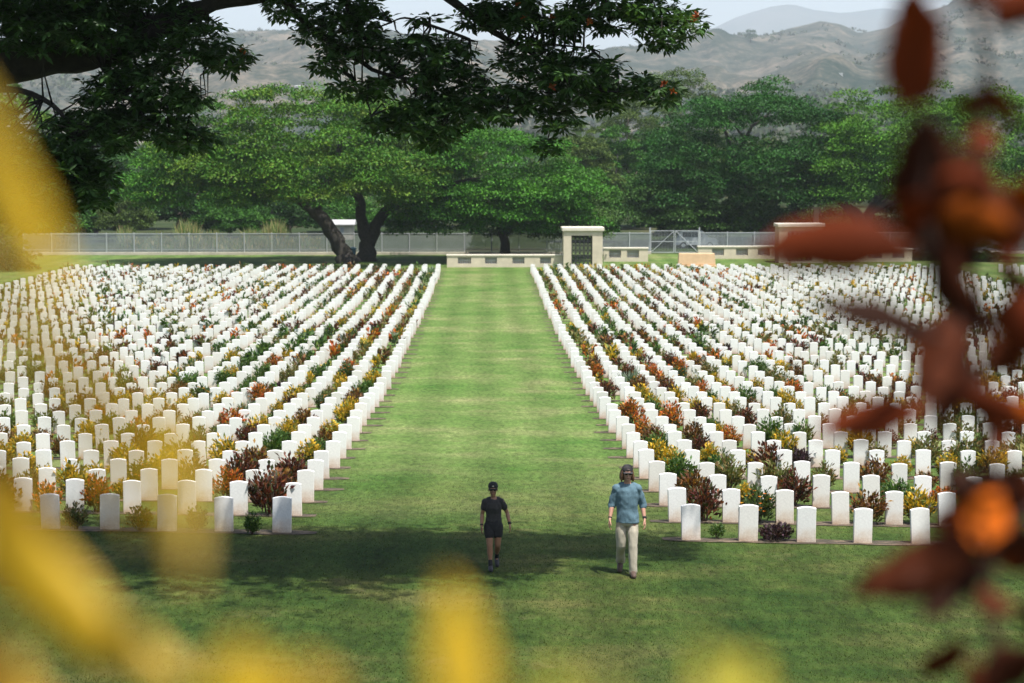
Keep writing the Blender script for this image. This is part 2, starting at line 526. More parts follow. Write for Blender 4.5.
# ------------------------------------------------------------------ bushes between the stones
def pick(pal, n):
    pal = np.array(pal, float)
    c = pal[rng.integers(0, len(pal), n)]
    return np.clip(c * rng.uniform(0.75, 1.25, (n, 1)), 0, 0.95)
PAL = {
    'maroon': [(0.085, 0.022, 0.018), (0.12, 0.035, 0.020), (0.05, 0.030, 0.016), (0.16, 0.05, 0.02), (0.05, 0.06, 0.02)],
    'rust': [(0.13, 0.048, 0.016), (0.19, 0.075, 0.018), (0.08, 0.034, 0.014), (0.055, 0.055, 0.018), (0.24, 0.13, 0.025)],
    'orange': [(0.46, 0.11, 0.014), (0.38, 0.07, 0.012), (0.30, 0.12, 0.02), (0.08, 0.08, 0.022), (0.52, 0.20, 0.02)],
    'yellow': [(0.48, 0.32, 0.025), (0.42, 0.29, 0.03), (0.20, 0.20, 0.03), (0.10, 0.13, 0.022), (0.54, 0.32, 0.022)],
    'green': [(0.045, 0.105, 0.018), (0.065, 0.130, 0.024), (0.034, 0.075, 0.018), (0.095, 0.14, 0.028)],
    'olive': [(0.12, 0.14, 0.04), (0.17, 0.16, 0.05), (0.08, 0.10, 0.03), (0.20, 0.13, 0.05)],
    'purple': [(0.045, 0.024, 0.035), (0.065, 0.032, 0.045), (0.04, 0.028, 0.024)],
    'silver': [(0.16, 0.22, 0.15), (0.20, 0.26, 0.19), (0.12, 0.18, 0.12)],
    'flower': [(0.05, 0.09, 0.025), (0.07, 0.11, 0.03), (0.045, 0.065, 0.02)],
}
def bush_leaves(kind, n, lf=1.0):
    """leaf quads (local, base at z=0) of one bush about 0.62 wide and 0.55 high"""
    pal = PAL[kind]
    if kind == 'silver':
        d = nrm(np.stack([rng.normal(0, 0.55, n), rng.normal(0, 0.55, n), rng.uniform(0.5, 1.2, n)], 1))
        c = np.stack([rng.normal(0, 0.06, n), rng.normal(0, 0.06, n), np.full(n, 0.02)], 1)
        V = leaves(c, d, rng.normal(0, 1, (n, 3)), rng.uniform(0.35, 0.6, n), 0.05 * lf * np.ones(n), 0.05)
        return V, pick(pal, n)
    low = kind == 'purple'
    # shoots: clusters of leaves round upright stems, bare at the foot
    ns = max(6, n // 12)
    ang = rng.uniform(0, 2 * PI, ns); rad = np.sqrt(rng.uniform(0, 1, ns)) * 0.30
    top = (0.60 if not low else 0.26) * (1 - 0.62 * (rad / 0.36) ** 2) * rng.uniform(0.78, 1.10, ns)
    si = rng.integers(0, ns, n)
    u = rng.uniform(0.12, 1, n) ** 0.75
    c = np.stack([np.cos(ang[si]) * rad[si] * (0.45 + 0.6 * u), np.sin(ang[si]) * rad[si] * (0.45 + 0.6 * u), top[si] * u], 1)
    c += rng.normal(0, 0.03, (n, 3)); c[:, 2] = np.maximum(c[:, 2], 0.02)
    out = np.stack([c[:, 0], c[:, 1], 0.1 + 0 * u], 1)
    d = nrm(nrm(out) * 0.7 + np.array([0, 0, 0.55]) + rng.normal(0, 0.45, (n, 3)))
    nn = nrm(np.array([0, 0, 1.0]) + rng.normal(0, 0.45, (n, 3)))
    V = leaves(c, d, nn, rng.uniform(0.07, 0.135, n) * lf, rng.uniform(0.034, 0.056, n) * lf, 0.1)
    cols = pick(pal, n)
    if kind in ('orange', 'yellow', 'rust'):   # young bright leaves at the shoot tips, older green below
        old = u < 0.45
        cols[old] = pick([(0.07, 0.09, 0.025), (0.11, 0.07, 0.02), (0.09, 0.11, 0.03)], old.sum())
    return V, cols

BK = ['maroon', 'rust', 'orange', 'yellow', 'green', 'olive', 'purple', 'silver', 'flower']
BW = np.array([0.13, 0.15, 0.10, 0.19, 0.20, 0.13, 0.03, 0.015, 0.055]); BW /= BW.sum()
BNAME = {'maroon': ('croton_bush', 'dark maroon croton bush'), 'rust': ('croton_bush', 'rust-brown mottled croton bush'), 'orange': ('croton_bush', 'bright orange croton bush'),
         'yellow': ('croton_bush', 'golden yellow croton bush'), 'green': ('green_shrub', 'leafy dark green shrub'), 'olive': ('green_shrub', 'olive green loose shrub'),
         'purple': ('low_shrub', 'low dark purple shrub'), 'silver': ('spiky_plant', 'spiky silver-green plant'), 'flower': ('flowering_shrub', 'shrub with orange flowers')}
bush_mesh = {}
for k in BK:
    bush_mesh[k] = []
    for v in range(3):
        V, c = bush_leaves(k, 560 if k != 'silver' else 90)
        fm = quads_mesh('foliage', V, M['leaf'], c)
        sm = MB()
        for a in range(7):
            th = a * 0.9 + random.random(); r = random.uniform(0.08, 0.2); h = (0.4 if k != 'purple' else 0.15) * random.uniform(0.7, 1)
            sm.tube([(0.02 * math.cos(th), 0.02 * math.sin(th), -0.03), (r * 0.5 * math.cos(th), r * 0.5 * math.sin(th), h * 0.5), (r * math.cos(th), r * math.sin(th), h)], [0.012, 0.009, 0.005], 5)
        fl = None
        if k == 'flower':
            n = 20
            th = rng.uniform(0, 2 * PI, n); r = np.sqrt(rng.uniform(0, 1, n)) * 0.33
            c = np.stack([np.cos(th) * r, np.sin(th) * r, 0.58 * (1 - 0.7 * (r / 0.36) ** 2) + rng.normal(0, 0.04, n)], 1)
            cc = np.repeat(c, 6, 0); a6 = np.tile(np.arange(6) * PI / 3, n)
            d = np.stack([np.cos(a6), np.sin(a6), np.full(6 * n, 0.35)], 1)
            Vf = leaves(cc, d, np.tile([0, 0, 1.0], (6 * n, 1)), np.full(6 * n, 0.04), np.full(6 * n, 0.03), 0.1)
            cf_ = pick([(0.60, 0.20, 0.02), (0.55, 0.13, 0.015), (0.60, 0.32, 0.03)], 6 * n)
            fl = [quads_mesh('flower', Vf[6 * j:6 * j + 6], M['petal'], cf_[6 * j:6 * j + 6]) for j in range(n)]
        bush_mesh[k].append((fm, sm.mesh('stems', M['stem']), fl))

bsites = []
for i in range(NROW):
    for side in (-1, 1):
        ncol = 28 if side < 0 else 31
        run = None
        for k in range(ncol):
            if random.random() > (0.80 if i > 0 else 0.5):
                continue
            x = side * (W0 + DX * (k + 0.5)) + random.uniform(-0.16, 0.16)
            yy = rowY(i) + random.uniform(-0.12, 0.30)
            kind = run if (run and random.random() < 0.3) else BK[rng.choice(len(BK), p=BW)]
            run = kind
            bsites.append([x, yy, i, k, side, kind, random.uniform(0.72, 1.30)])
# a few recognisable ones
def put(i, k, side, kind, s, dy=0.1):
    for b in bsites:
        if b[2] == i and b[3] == k and b[4] == side:
            bsites.remove(b); break
    bsites.append([side * (W0 + DX * (k + 0.5)), rowY(i) + dy, i, k, side, kind, s])
put(0, 0, -1, 'green', 0.62, -0.25); put(1, 0, -1, 'maroon', 1.45); put(0, 1, -1, 'green', 0.7)
put(0, 0, 1, 'green', 0.5, 0.2); put(0, 1, 1, 'purple', 1.0, 0.1); put(1, 0, 1, 'maroon', 1.25); put(1, 1, 1, 'flower', 1.15)
put(2, 0, 1, 'rust', 1.2); put(3, 0, 1, 'green', 1.3); put(4, 0, 1, 'yellow', 1.2); put(2, 2, 1, 'maroon', 1.2); put(3, 1, 1, 'olive', 1.2)
put(2, 0, -1, 'rust', 1.1); put(3, 0, -1, 'maroon', 1.2); put(2, 1, -1, 'orange', 1.1); put(3, 1, -1, 'maroon', 1.3); put(5, 0, -1, 'yellow', 1.1)
put(4, 1, -1, 'rust', 1.25); put(9, 1, 1, 'orange', 1.35); put(16, 1, 1, 'silver', 1.5); put(1, 3, 1, 'rust', 1.1); put(0, 3, 1, 'purple', 0.0001)
bsites = [b for b in bsites if b[6] > 0.01]
bvis, brest = [], []
for b in bsites:
    p = proj((b[0], b[1], G(b[0], b[1]) + 0.3))
    if -6 < p[0] < 1030:
        bvis.append((p[2] / b[6] ** 0.3, b))
    elif -160 < p[0] < 1184:
        brest.append(b)
bvis.sort(key=lambda a: a[0])
bsingle = [b for _, b in bvis[:300]]; brest += [b for _, b in bvis[300:]]
bproto = {}
def copy_tree(o):
    c = o.copy(); COL.objects.link(c)
    for ch in o.children:
        d = ch.copy(); COL.objects.link(d); d.parent = c
    return c
for (x, y, i, k, side, kind, s) in bsingle:
    v = random.randrange(3)
    nm, look = BNAME[kind]
    row = 'front row' if i == 0 else ORD[i + 1] + ' row'
    pos = ('beside the aisle headstone' if k == 0 else f'after the {ORD[k + 1]} headstone from the aisle')
    lab = f'{look} {pos}, {row}, {sideword(side)} block'
    gr = f'shrubs between headstones of the {sideword(side)} block'
    if (kind, v) not in bproto:
        o = thing(nm, (0, 0, 0), lab, 'shrub', gr)
        f, st, fl = bush_mesh[kind][v]
        link('foliage', f, o); link('stems', st, o)
        for f_ in fl or (): link('flower', f_, o)
        bproto[(kind, v)] = o
    else:
        o = copy_tree(bproto[(kind, v)]); tag(o, lab, 'shrub', gr)
    o.location = (x, y, G(x, y) + 0.005)
    o.rotation_euler = (0, 0, random.uniform(0, 2 * PI))
    o.scale = (s * random.uniform(0.9, 1.15), s * random.uniform(0.9, 1.15), s)
# far bushes
tmpl = {k: [bush_leaves(k, 80 if k != 'silver' else 40, 1.9) for _ in range(4)] for k in BK}
Vs, Cs = [], []
for (x, y, i, k, side, kind, s) in brest:
    V, c = tmpl[kind][random.randrange(4)]
    if y > 110:
        sel = rng.permutation(len(V))[:44]; V = V[sel]; c = c[sel]
    a = random.uniform(0, 2 * PI); ca, sa = math.cos(a), math.sin(a)
    R = np.array([[ca, sa, 0], [-sa, ca, 0], [0, 0, 1]])
    Vs.append(V @ R * (s * 1.2, s * 1.2, s * 1.05) + np.array([x, y, G(x, y)])); Cs.append(c)
tag(link('distant_shrubs', quads_mesh('distant_shrubs', np.concatenate(Vs), M['leaf'], np.concatenate(Cs))), 'coloured shrubs dotted between the far headstones', 'shrubs', kind='stuff')

# ------------------------------------------------------------------ grass blades on the near lawn
n = 230000
t = rng.uniform(0, 1, n) ** 1.7
gy = 25.5 + t * 40
gx = rng.uniform(-1, 1, n) * (0.265 * gy + 1.0)
base = np.stack([gx, gy, gz(gx, gy) - 0.004], 1)
lean = nrm(np.stack([rng.normal(0, 0.9, n), rng.normal(0, 0.9, n) + 0.5, np.ones(n)], 1))
side_ = nrm(np.stack([rng.normal(0, 1, n), rng.normal(0, 0.5, n), np.zeros(n)], 1))
hgt = rng.uniform(0.014, 0.040, n)[:, None] * np.clip((68 - gy) / 22, 0.3, 1)[:, None]; wd = rng.uniform(0.004, 0.009, n)[:, None]
V = np.stack([base - side_ * wd, base + side_ * wd, base + lean * hgt], 1)
pn = np.array([mnoise.noise(Vector((a * 0.22, b * 0.3, 3.0))) for a, b in zip(gx[::10], gy[::10])])
pn = np.repeat(pn, 10)[:n] * 0 + np.array([math.sin(a * 0.9 + 1.7 * math.sin(b * 0.6)) * 0.5 for a, b in zip(gx, gy)]) * 0.4
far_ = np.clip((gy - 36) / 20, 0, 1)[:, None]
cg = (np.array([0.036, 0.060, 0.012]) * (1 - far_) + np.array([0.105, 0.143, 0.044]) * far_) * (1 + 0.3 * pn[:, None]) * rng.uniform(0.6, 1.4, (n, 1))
yl = rng.uniform(0, 1, n) < 0.22
cg[yl] = np.array([0.11, 0.115, 0.04]) * rng.uniform(0.7, 1.3, (yl.sum(), 1))
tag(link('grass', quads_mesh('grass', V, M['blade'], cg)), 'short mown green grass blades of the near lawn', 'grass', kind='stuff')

# ------------------------------------------------------------------ big near tree reaching in from the left
YT = 33.6
tr = thing('shade_tree', (at(-330, 560, YT).x, YT, G(at(-330, 560, YT).x, YT)), 'huge dark overhanging tree with orange flowers, limbs reaching in from top left', 'tree')
TO = tr.location.copy()
def A(px, py, dy=0.0):
    return at(px, py, YT + dy) - TO
tb = MB()
limbs = [
    ([(Vector((0, 0, -0.15))), Vector((0.05, 0, 1.2)), A(-300, 380), A(-265, 250), A(-230, 160)], [0.75, 0.58, 0.5, 0.46, 0.44]),
    ([A(-240, 185), A(-170, 115, .1), A(-90, 82, .2), A(0, 66, .2), A(60, 56, .2), A(110, 48, .1), A(150, 30), A(185, 14), A(225, 1), A(270, -4), A(330, -22), A(420, -45), A(520, -60)],
     [0.44, 0.40, 0.36, 0.33, 0.30, 0.27, 0.22, 0.16, 0.11, 0.09, 0.08, 0.07, 0.05]),
    ([A(-235, 165), A(-200, 40, -.5), A(-140, -90, -.6), A(-40, -190, -.5), A(90, -250, 0)], [0.4, 0.33, 0.27, 0.2, 0.1]),
    ([A(-60, 72, .2), A(-10, 10, .5), A(60, -50, .8), A(150, -110, 1), A(290, -150, 1), A(450, -170, .6), A(600, -150, 0)], [0.28, 0.22, 0.19, 0.16, 0.13, 0.09, 0.04]),
    ([A(95, 50, .1), A(85, 20, .3), A(110, -30, .4), A(160, -80, .2)], [0.17, 0.13, 0.1, 0.06]),
    ([A(-100, 85, .2), A(-40, 90, 0), A(20, 90, -.3), A(60, 112, -.5), A(75, 150, -.6), A(60, 205, -.6)], [0.10, 0.07, 0.05, 0.035, 0.025, 0.012]),
    ([A(90, 52, 0), A(105, 70, -.2), A(125, 95, -.3), A(150, 120, -.3), A(185, 135, -.3)], [0.06, 0.045, 0.03, 0.022, 0.012]),
    ([A(160, 28, 0), A(185, 50, -.2), A(210, 62, -.3), A(240, 60, -.3)], [0.05, 0.035, 0.025, 0.012]),
    # thin limbs of the right-hand spray
    ([A(255, -40, .3), A(280, -5, .2), A(305, 22, .1), A(330, 42, 0), A(355, 58, 0), A(378, 72, -.1), A(405, 78, -.2), A(440, 80, -.2)], [0.08, 0.065, 0.055, 0.045, 0.04, 0.032, 0.025, 0.015]),
    ([A(335, -20, .2), A(355, 20, .1), A(372, 48, 0), A(392, 70, -.1), A(425, 95, -.2), A(450, 110, -.2)], [0.06, 0.045, 0.036, 0.03, 0.02, 0.012]),
    ([A(400, -50, .3), A(445, -5, .1), A(475, 18, 0), A(500, 36, 0), A(530, 52, -.1), A(555, 75, -.2), A(590, 90, -.3), A(640, 92, -.3)], [0.09, 0.075, 0.06, 0.05, 0.042, 0.035, 0.025, 0.012]),
    ([A(500, 36, 0), A(520, 45, -.1), A(555, 45, -.3), A(590, 48, -.3)], [0.035, 0.03, 0.02, 0.01]),
    ([A(520, -60, 0), A(570, -25, -.1), A(610, 5, -.2), A(650, 22, -.2), A(690, 24, -.2)], [0.06, 0.05, 0.04, 0.028, 0.014]),
    ([A(350, 75, -.1), A(362, 92, -.3), A(370, 110, -.4), A(372, 135, -.4)], [0.022, 0.018, 0.014, 0.008]),
    ([A(470, 40, 0), A(430, 25, -.1), A(405, 18, -.2), A(392, 22, -.2)], [0.03, 0.022, 0.016, 0.01]),
    ([A(545, 70, -.2), A(552, 105, -.3), A(548, 140, -.3)], [0.025, 0.018, 0.008]),
    ([A(455, 110, -.2), A(490, 118, -.2), A(520, 112, -.2)], [0.02, 0.016, 0.008]),
]
limbpts = []
for pts, rad in limbs:
    fine = []; fr = []
    for i in range(len(pts) - 1):
        for q in range(4):
            u = q / 4
            p0 = pts[max(i - 1, 0)]; p1 = pts[i]; p2 = pts[i + 1]; p3 = pts[min(i + 2, len(pts) - 1)]
            p = 0.5 * ((2 * p1) + (p2 - p0) * u + (2 * p0 - 5 * p1 + 4 * p2 - p3) * u * u + (3 * p1 - p0 - 3 * p2 + p3) * u ** 3)
            j = rad[i] * 0.18
            fine.append(p + Vector((random.uniform(-j, j), random.uniform(-j, j), random.uniform(-j, j))))
            fr.append(rad[i] + (rad[i + 1] - rad[i]) * u)
    fine.append(pts[-1]); fr.append(rad[-1])
    tb.tube(fine, fr, 9, 0.06)
    limbpts += [(p, r) for p, r in zip(fine, fr)]
LP = np.array([tuple(p) for p, r in limbpts]); LR = np.array([r for p, r in limbpts])
LPsel = LP[LR < 0.34]
# leaf masses: px, py, rx, ry, depth offset
masses = [(20, 8, 55, 26, 0), (30, 38, 50, 16, -.5), (95, 34, 40, 18, -.5), (60, 15, 60, 20, -.3), (85, 2, 60, 22, .4), (150, 6, 48, 20, .3), (196, 36, 30, 24, -.3), (226, 56, 26, 16, -.3), (150, 55, 34, 20, -.3), (118, 88, 40, 24, -.4),
          (168, 92, 34, 18, -.4), (190, 100, 22, 8, -.4), (140, 122, 52, 20, -.4), (88, 132, 46, 28, -.5), (190, 138, 34, 12, -.3), (62, 172, 44, 34, -.6), (88, 185, 30, 26, -.5), (35, 208, 40, 20, -.6), (8, 160, 26, 55, -.6),
          (288, 4, 24, 14, .2), (318, 28, 24, 15, .1), (347, 8, 34, 14, .1), (372, 45, 26, 18, 0), (332, 62, 20, 10, -.1), (341, 88, 15, 7, -.2), (373, 85, 20, 14, -.2), (362, 20, 26, 16, .2),
          (415, 42, 22, 12, -.1), (446, 55, 34, 18, -.1), (418, 78, 26, 10, -.2), (462, 88, 40, 22, -.2), (482, 14, 32, 14, .1), (420, 20, 14, 5, -.2), (512, 12, 34, 18, 0), (545, 24, 40, 20, -.1), (600, 12, 46, 20, -.2),
          (655, 14, 34, 20, -.2), (688, 24, 16, 14, -.2), (660, 40, 22, 8, -.2), (535, 60, 40, 18, -.1), (585, 66, 36, 18, -.3), (620, 84, 36, 13, -.3), (660, 92, 22, 12, -.3), (555, 94, 40, 18, -.3), (505, 100, 32, 20, -.2), (600, 100, 24, 12, -.3),
          (392, 122, 30, 12, -.4), (436, 128, 26, 18, -.3), (420, 105, 26, 10, -.3), (470, 112, 26, 12, -.2), (560, 118, 20, 14, -.3), (549, 145, 11, 10, -.3), (340, 45, 16, 12, 0), (395, 62, 16, 10, 0)]
cent = []
for (px, py, rx, ry, dy) in masses:
    n = int(max(8, rx * ry / 8.5))
    for _ in range(n):
        a = random.uniform(0, 2 * PI); r = math.sqrt(random.random())
        cent.append((A(px + rx * r * math.cos(a) * 0.95, py + ry * r * math.sin(a) * 0.95, dy + random.gauss(0, 0.55)), True))
# the rest of the crown, above the picture
for _ in range(4600):
    px = random.uniform(-520, 690); u = random.uniform(0, 1)
    py = -30 - 270 * u * (1 - 0.45 * (abs(px - 60) / 600) ** 2)
    cent.append((A(px, py, random.gauss(-0.2, 1.25)), False))
for _ in range(2600):      # crown spreading over the lawn towards the viewer
    px = random.uniform(-560, 570)
    dy = -0.9 - abs(random.gauss(0, 1.3))
    cent.append((A(px, -45 - 200 * random.random(), dy), False))
for _ in range(2300):
    cent.append((A(420 + 450 * random.random() ** 1.1, -40 - 120 * random.random(), random.gauss(0.75, 0.6)), False))
for _ in range(900):
    cent.append((A(random.uniform(-420, 300), -40 - 200 * random.random(), random.gauss(1.7, 0.8)), False))
for _ in range(350):
    px = random.uniform(-520, -40)
    cent.append((A(px, random.uniform(-60, 130), random.uniform(-2.5, 2.5)), False))
C0 = np.array([tuple(c) for c, _ in cent])
# twigs from the nearest limb to leaf rosettes (visible ones only)
for q, (c, v) in enumerate(cent):
    if v and q % 5 == 0:
        dd = np.linalg.norm(LPsel - C0[q], axis=1); j = int(dd.argmin())
        if dd[j] < 1.6:
            p = Vector(LPsel[j]); mid = (p + c) * 0.5 + Vector((random.gauss(0, .05), random.gauss(0, .05), random.gauss(0.05, .05)))
            tb.tube([p, mid, c], [0.018, 0.012, 0.006], 4)
tb.build('trunk', M['bark'], tr, smooth=True)
nl = 12
n = len(C0)
cc = np.repeat(C0, nl, 0)
az = np.tile(np.arange(nl) * 2 * PI / nl, n) + np.repeat(rng.uniform(0, 6.3, n), nl) + rng.normal(0, 0.25, n * nl)
drop = rng.uniform(-0.85, 0.25, n * nl)
d = np.stack([np.cos(az), np.sin(az), drop], 1)
d += np.repeat(rng.normal(0, 0.28, (n, 3)), nl, 0)
off = nrm(d) * rng.uniform(0.0, 0.10, (n * nl, 1))
nn = nrm(np.array([0, 0, 1.0]) + rng.normal(0, 0.35, (n * nl, 3)))
Lf = rng.uniform(0.11, 0.20, n * nl)
V = leaves(cc + off, d, nn, Lf, Lf * rng.uniform(0.34, 0.46, n * nl), 0.07)
tone = np.repeat(rng.uniform(0.7, 1.35, (n, 1)), nl, 0)
cols = np.array([0.038, 0.086, 0.022]) * tone * rng.uniform(0.75, 1.3, (n * nl, 1))
link('crown', quads_mesh('crown', V, M['leaf_dark'], cols), tr)
fpx = [(518, 4, 0), (697, 15, -.2), (693, 20, -.2), (552, 18, -.6), (524, 17, -.6), (673, 92, -.6), (664, 84, -.6), (552, 87, -.7), (243, 52, -.6), (590, 22, -.8)]
for (px, py, dy) in fpx:
    c = np.array(A(px, py, dy - 0.5))
    n = 14
    dd = nrm(rng.normal(0, 1, (n, 3)) + np.array([0, -0.3, 0.5]))
    link('flower', quads_mesh('flower', leaves(np.tile(c, (n, 1)), dd, rng.normal(0, 1, (n, 3)), rng.uniform(.05, .09, n), np.full(n, .045), .1), M['petal'], pick([(0.34, 0.085, 0.03), (0.28, 0.06, 0.025), (0.36, 0.13, 0.03)], n)), tr)

# ------------------------------------------------------------------ trees beyond the graves
LEAFMUL, LEAFSZ = 3.0, 0.46
def pad_crown(cx, cy, z0, z1, rx, ry, npad, R, nleaf, pal, lsize, seed, under=0.38, flat=0.42, tiltn=0.30):
    r_ = np.random.default_rng(seed)
    Vs, Cs = [], []
    for p in range(int(npad * (1.5 if lsize < 1.5 else 1))):
        a = r_.uniform(0, 2 * PI); r = math.sqrt(r_.uniform(0, 1))
        lump = 1 + 0.12 * math.sin(3 * a + seed) + 0.08 * math.sin(7 * a + 2 * seed)
        if r_.uniform() < under:
            r = 0.70 + 0.30 * r; zz = z0 + (z1 - z0) * r_.uniform(0.0, 0.55) * (1.15 - 0.5 * (r - 0.7) / 0.3)
        elif r_.uniform() < 0.40:
            zz = z0 + (z1 - z0) * r_.uniform(0.1, 0.93) * (1 - 0.5 * r ** 2)
        else:
            zz = z0 + (z1 - z0) * (1 - r ** 3.4) ** 0.5 * (0.92 + 0.1 * math.sin(2.1 * a + 3 * r + seed)) + r_.normal(0, 0.55)
            zz = max(zz, z0)
        c = np.array([cx + rx * r * lump * math.cos(a), cy + ry * r * lump * math.sin(a), zz])
        Rp = R * (0.72 if lsize < 1.5 else 1.0) * r_.uniform(0.6, 1.5)
        if lsize > 1.5: mul, ls_ = 1.0, 1.0
        else: mul, ls_ = LEAFMUL, LEAFSZ
        n = int(nleaf * mul * r_.uniform(0.7, 1.2) * (Rp / R) ** 1.8)
        th = r_.uniform(0, 2 * PI, n); rho = np.sqrt(r_.uniform(0, 1, n))
        q = np.stack([np.cos(th) * rho * Rp, np.sin(th) * rho * Rp, Rp * flat * (1 - rho ** 2) * r_.uniform(0.35, 1.05, n) - 0.16 * Rp * rho * r_.uniform(0, 1, n)], 1) + r_.normal(0, 0.05 * R, (n, 3)) * (1.6, 1.6, 0.7)
        nn = nrm(np.stack([np.cos(th) * rho * 0.6, np.sin(th) * rho * 0.6, np.ones(n)], 1) + r_.normal(0, tiltn, (n, 3)))
        d = nrm(np.stack([np.cos(th), np.sin(th), r_.normal(-0.1, 0.5, n)], 1) + r_.normal(0, 0.6, (n, 3)))
        L = lsize * ls_ * r_.uniform(0.6, 1.3, n)
        Vs.append(leaves(c + q, d, nn, L, L * r_.uniform(0.4, 0.65, n), 0.1))
        pc = np.array(pal)[r_.integers(0, len(pal), n)]
        pc = 0.55 * pc + 0.45 * np.array(pal)[r_.integers(0, len(pal))]
        Cs.append(pc * np.array([0.98, 1.20, 0.70]) * r_.uniform(0.75, 1.25) * r_.uniform(0.8, 1.2, (n, 1)))
    return np.concatenate(Vs), np.concatenate(Cs)

def tree_thing(name, px, base_py, Y, label, group, V, C, trunks, bark='bark', gzv=None):
    p = at(px, base_py, Y)
    z = G(p.x, Y) if gzv is None else gzv
    o = thing(name, (p.x, Y, z), label, 'tree', group)
    off = np.array([p.x, Y, z])
    link('crown', quads_mesh('crown', V - off, M['leaf_tree'], C), o)
    t = MB()
    for pts, rad in trunks:
        fine = []; fr = []
        pts = [Vector(q) - o.location for q in pts]
        for i in range(len(pts) - 1):
            for q in range(3):
                u = q / 3
                fine.append(pts[i].lerp(pts[i + 1], u) + Vector((random.gauss(0, 1), random.gauss(0, 1), 0)) * rad[i] * (0.12 if i or q else 0)); fr.append(rad[i] + (rad[i + 1] - rad[i]) * u)
        fine.append(pts[-1]); fr.append(rad[-1])
        t.tube(fine, fr, 9, 0.08)
    t.build('trunk', M[bark], o, smooth=True)
    return o

RG = [(0.030, 0.098, 0.010), (0.042, 0.122, 0.012), (0.024, 0.078, 0.010), (0.055, 0.135, 0.014)]
RY = [(0.046, 0.110, 0.012), (0.072, 0.128, 0.015), (0.032, 0.092, 0.011), (0.105, 0.125, 0.018), (0.040, 0.104, 0.011), (0.036, 0.095, 0.011)]
def P3(px, py, Y): return tuple(at(px, py, Y))

def span(px0, px1, y0, y1, Y):
    a = at(px0, y0, Y); b = at(px1, y1, Y)
    return (a.x + b.x) / 2, abs(b.x - a.x) / 2, b.z, a.z
rg = 'rain trees behind the graves'
# twin-trunked pair left of the aisle
YA = 183.0
cx, rx, zb, zt = span(168, 440, 99, 205, YA)
V, C = pad_crown(cx, YA, zb, zt, rx, 10, 290, 1.9, 120, RY, 0.62, 11)
V2, C2 = pad_crown(at(200, 180, YA).x, YA + 2, at(0, 205, YA).z, at(0, 142, YA).z, 6.6, 7, 90, 1.7, 110, RG, 0.6, 12)
V = np.concatenate([V, V2]); C = np.concatenate([C, C2])
tree_thing('rain_tree', 346, 264, YA, 'spreading rain tree with yellowish crown and single trunk leaning left', rg, V, C, [
    ([P3(349, 266, YA), P3(343, 252, YA), P3(334, 236, YA), P3(322, 218, YA), P3(306, 203, YA), P3(280, 190, YA), P3(250, 178, YA)], [1.1, 0.72, 0.64, 0.60, 0.5, 0.32, 0.16]),
    ([P3(314, 209, YA), P3(322, 190, YA + 1), P3(335, 165, YA + 1), P3(345, 130, YA + 1)], [0.6, 0.45, 0.3, 0.15]),
    ([P3(285, 192, YA), P3(262, 195, YA - 2), P3(225, 188, YA - 2), P3(190, 180, YA - 1)], [0.35, 0.28, 0.2, 0.1]),
    ([P3(300, 200, YA), P3(270, 165, YA - 1), P3(250, 140, YA)], [0.4, 0.28, 0.12])])
YB = 187.0
cx, rx, zb, zt = span(390, 584, 130, 222, YB)
V, C = pad_crown(cx, YB, zb, zt, rx, 7, 185, 1.8, 120, RG, 0.6, 21, under=0.42)
V2, C2 = pad_crown(at(470, 200, YB).x, YB, at(0, 232, YB).z, at(0, 190, YB).z, 7.0, 5, 80, 1.6, 110, RG, 0.58, 22, under=0.5)
V3, C3 = pad_crown(at(395, 150, YB).x, YB + 2, at(0, 175, YB).z, at(0, 108, YB).z, 6.5, 6, 80, 1.6, 110, RY, 0.58, 23)
V = np.concatenate([V, V2, V3]); C = np.concatenate([C, C2, C3])
tree_thing('rain_tree', 367, 264, YB, 'bright green layered rain tree whose trunk forks low beside the aisle', rg, V, C, [
    ([P3(366, 266, YB), P3(366, 252, YB), P3(367, 240, YB), P3(362, 222, YB), P3(360, 205, YB), P3(352, 180, YB), P3(350, 150, YB)], [1.1, 0.76, 0.70, 0.5, 0.45, 0.3, 0.16]),
    ([P3(368, 245, YB), P3(376, 226, YB), P3(385, 212, YB), P3(400, 203, YB), P3(430, 190, YB), P3(470, 180, YB - 1), P3(520, 178, YB - 1)], [0.6, 0.52, 0.48, 0.42, 0.32, 0.22, 0.1]),
    ([P3(392, 207, YB), P3(405, 180, YB), P3(415, 150, YB + 1)], [0.45, 0.3, 0.14])])
# pale-limbed tree standing behind the pair, over the low wall
cx, rx, zb, zt = span(470, 606, 165, 236, 193)
V, C = pad_crown(cx, 194, zb, zt, rx, 5, 95, 1.6, 110, [(0.040, 0.072, 0.022), (0.058, 0.094, 0.029), (0.032, 0.058, 0.018)], 0.6, 31, under=0.55)
tree_thing('rain_tree', 508, 250, 190, 'dark low-branched tree overhanging the fence behind the low cream wall', rg, V, C, [
    ([P3(505, 253, 190), P3(504, 238, 190), P3(498, 222, 190), P3(490, 205, 190), P3(478, 190, 190)], [0.5, 0.4, 0.32, 0.22, 0.1]),
    ([P3(504, 236, 190), P3(518, 222, 190), P3(540, 210, 190), P3(565, 200, 190)], [0.3, 0.24, 0.18, 0.08])])
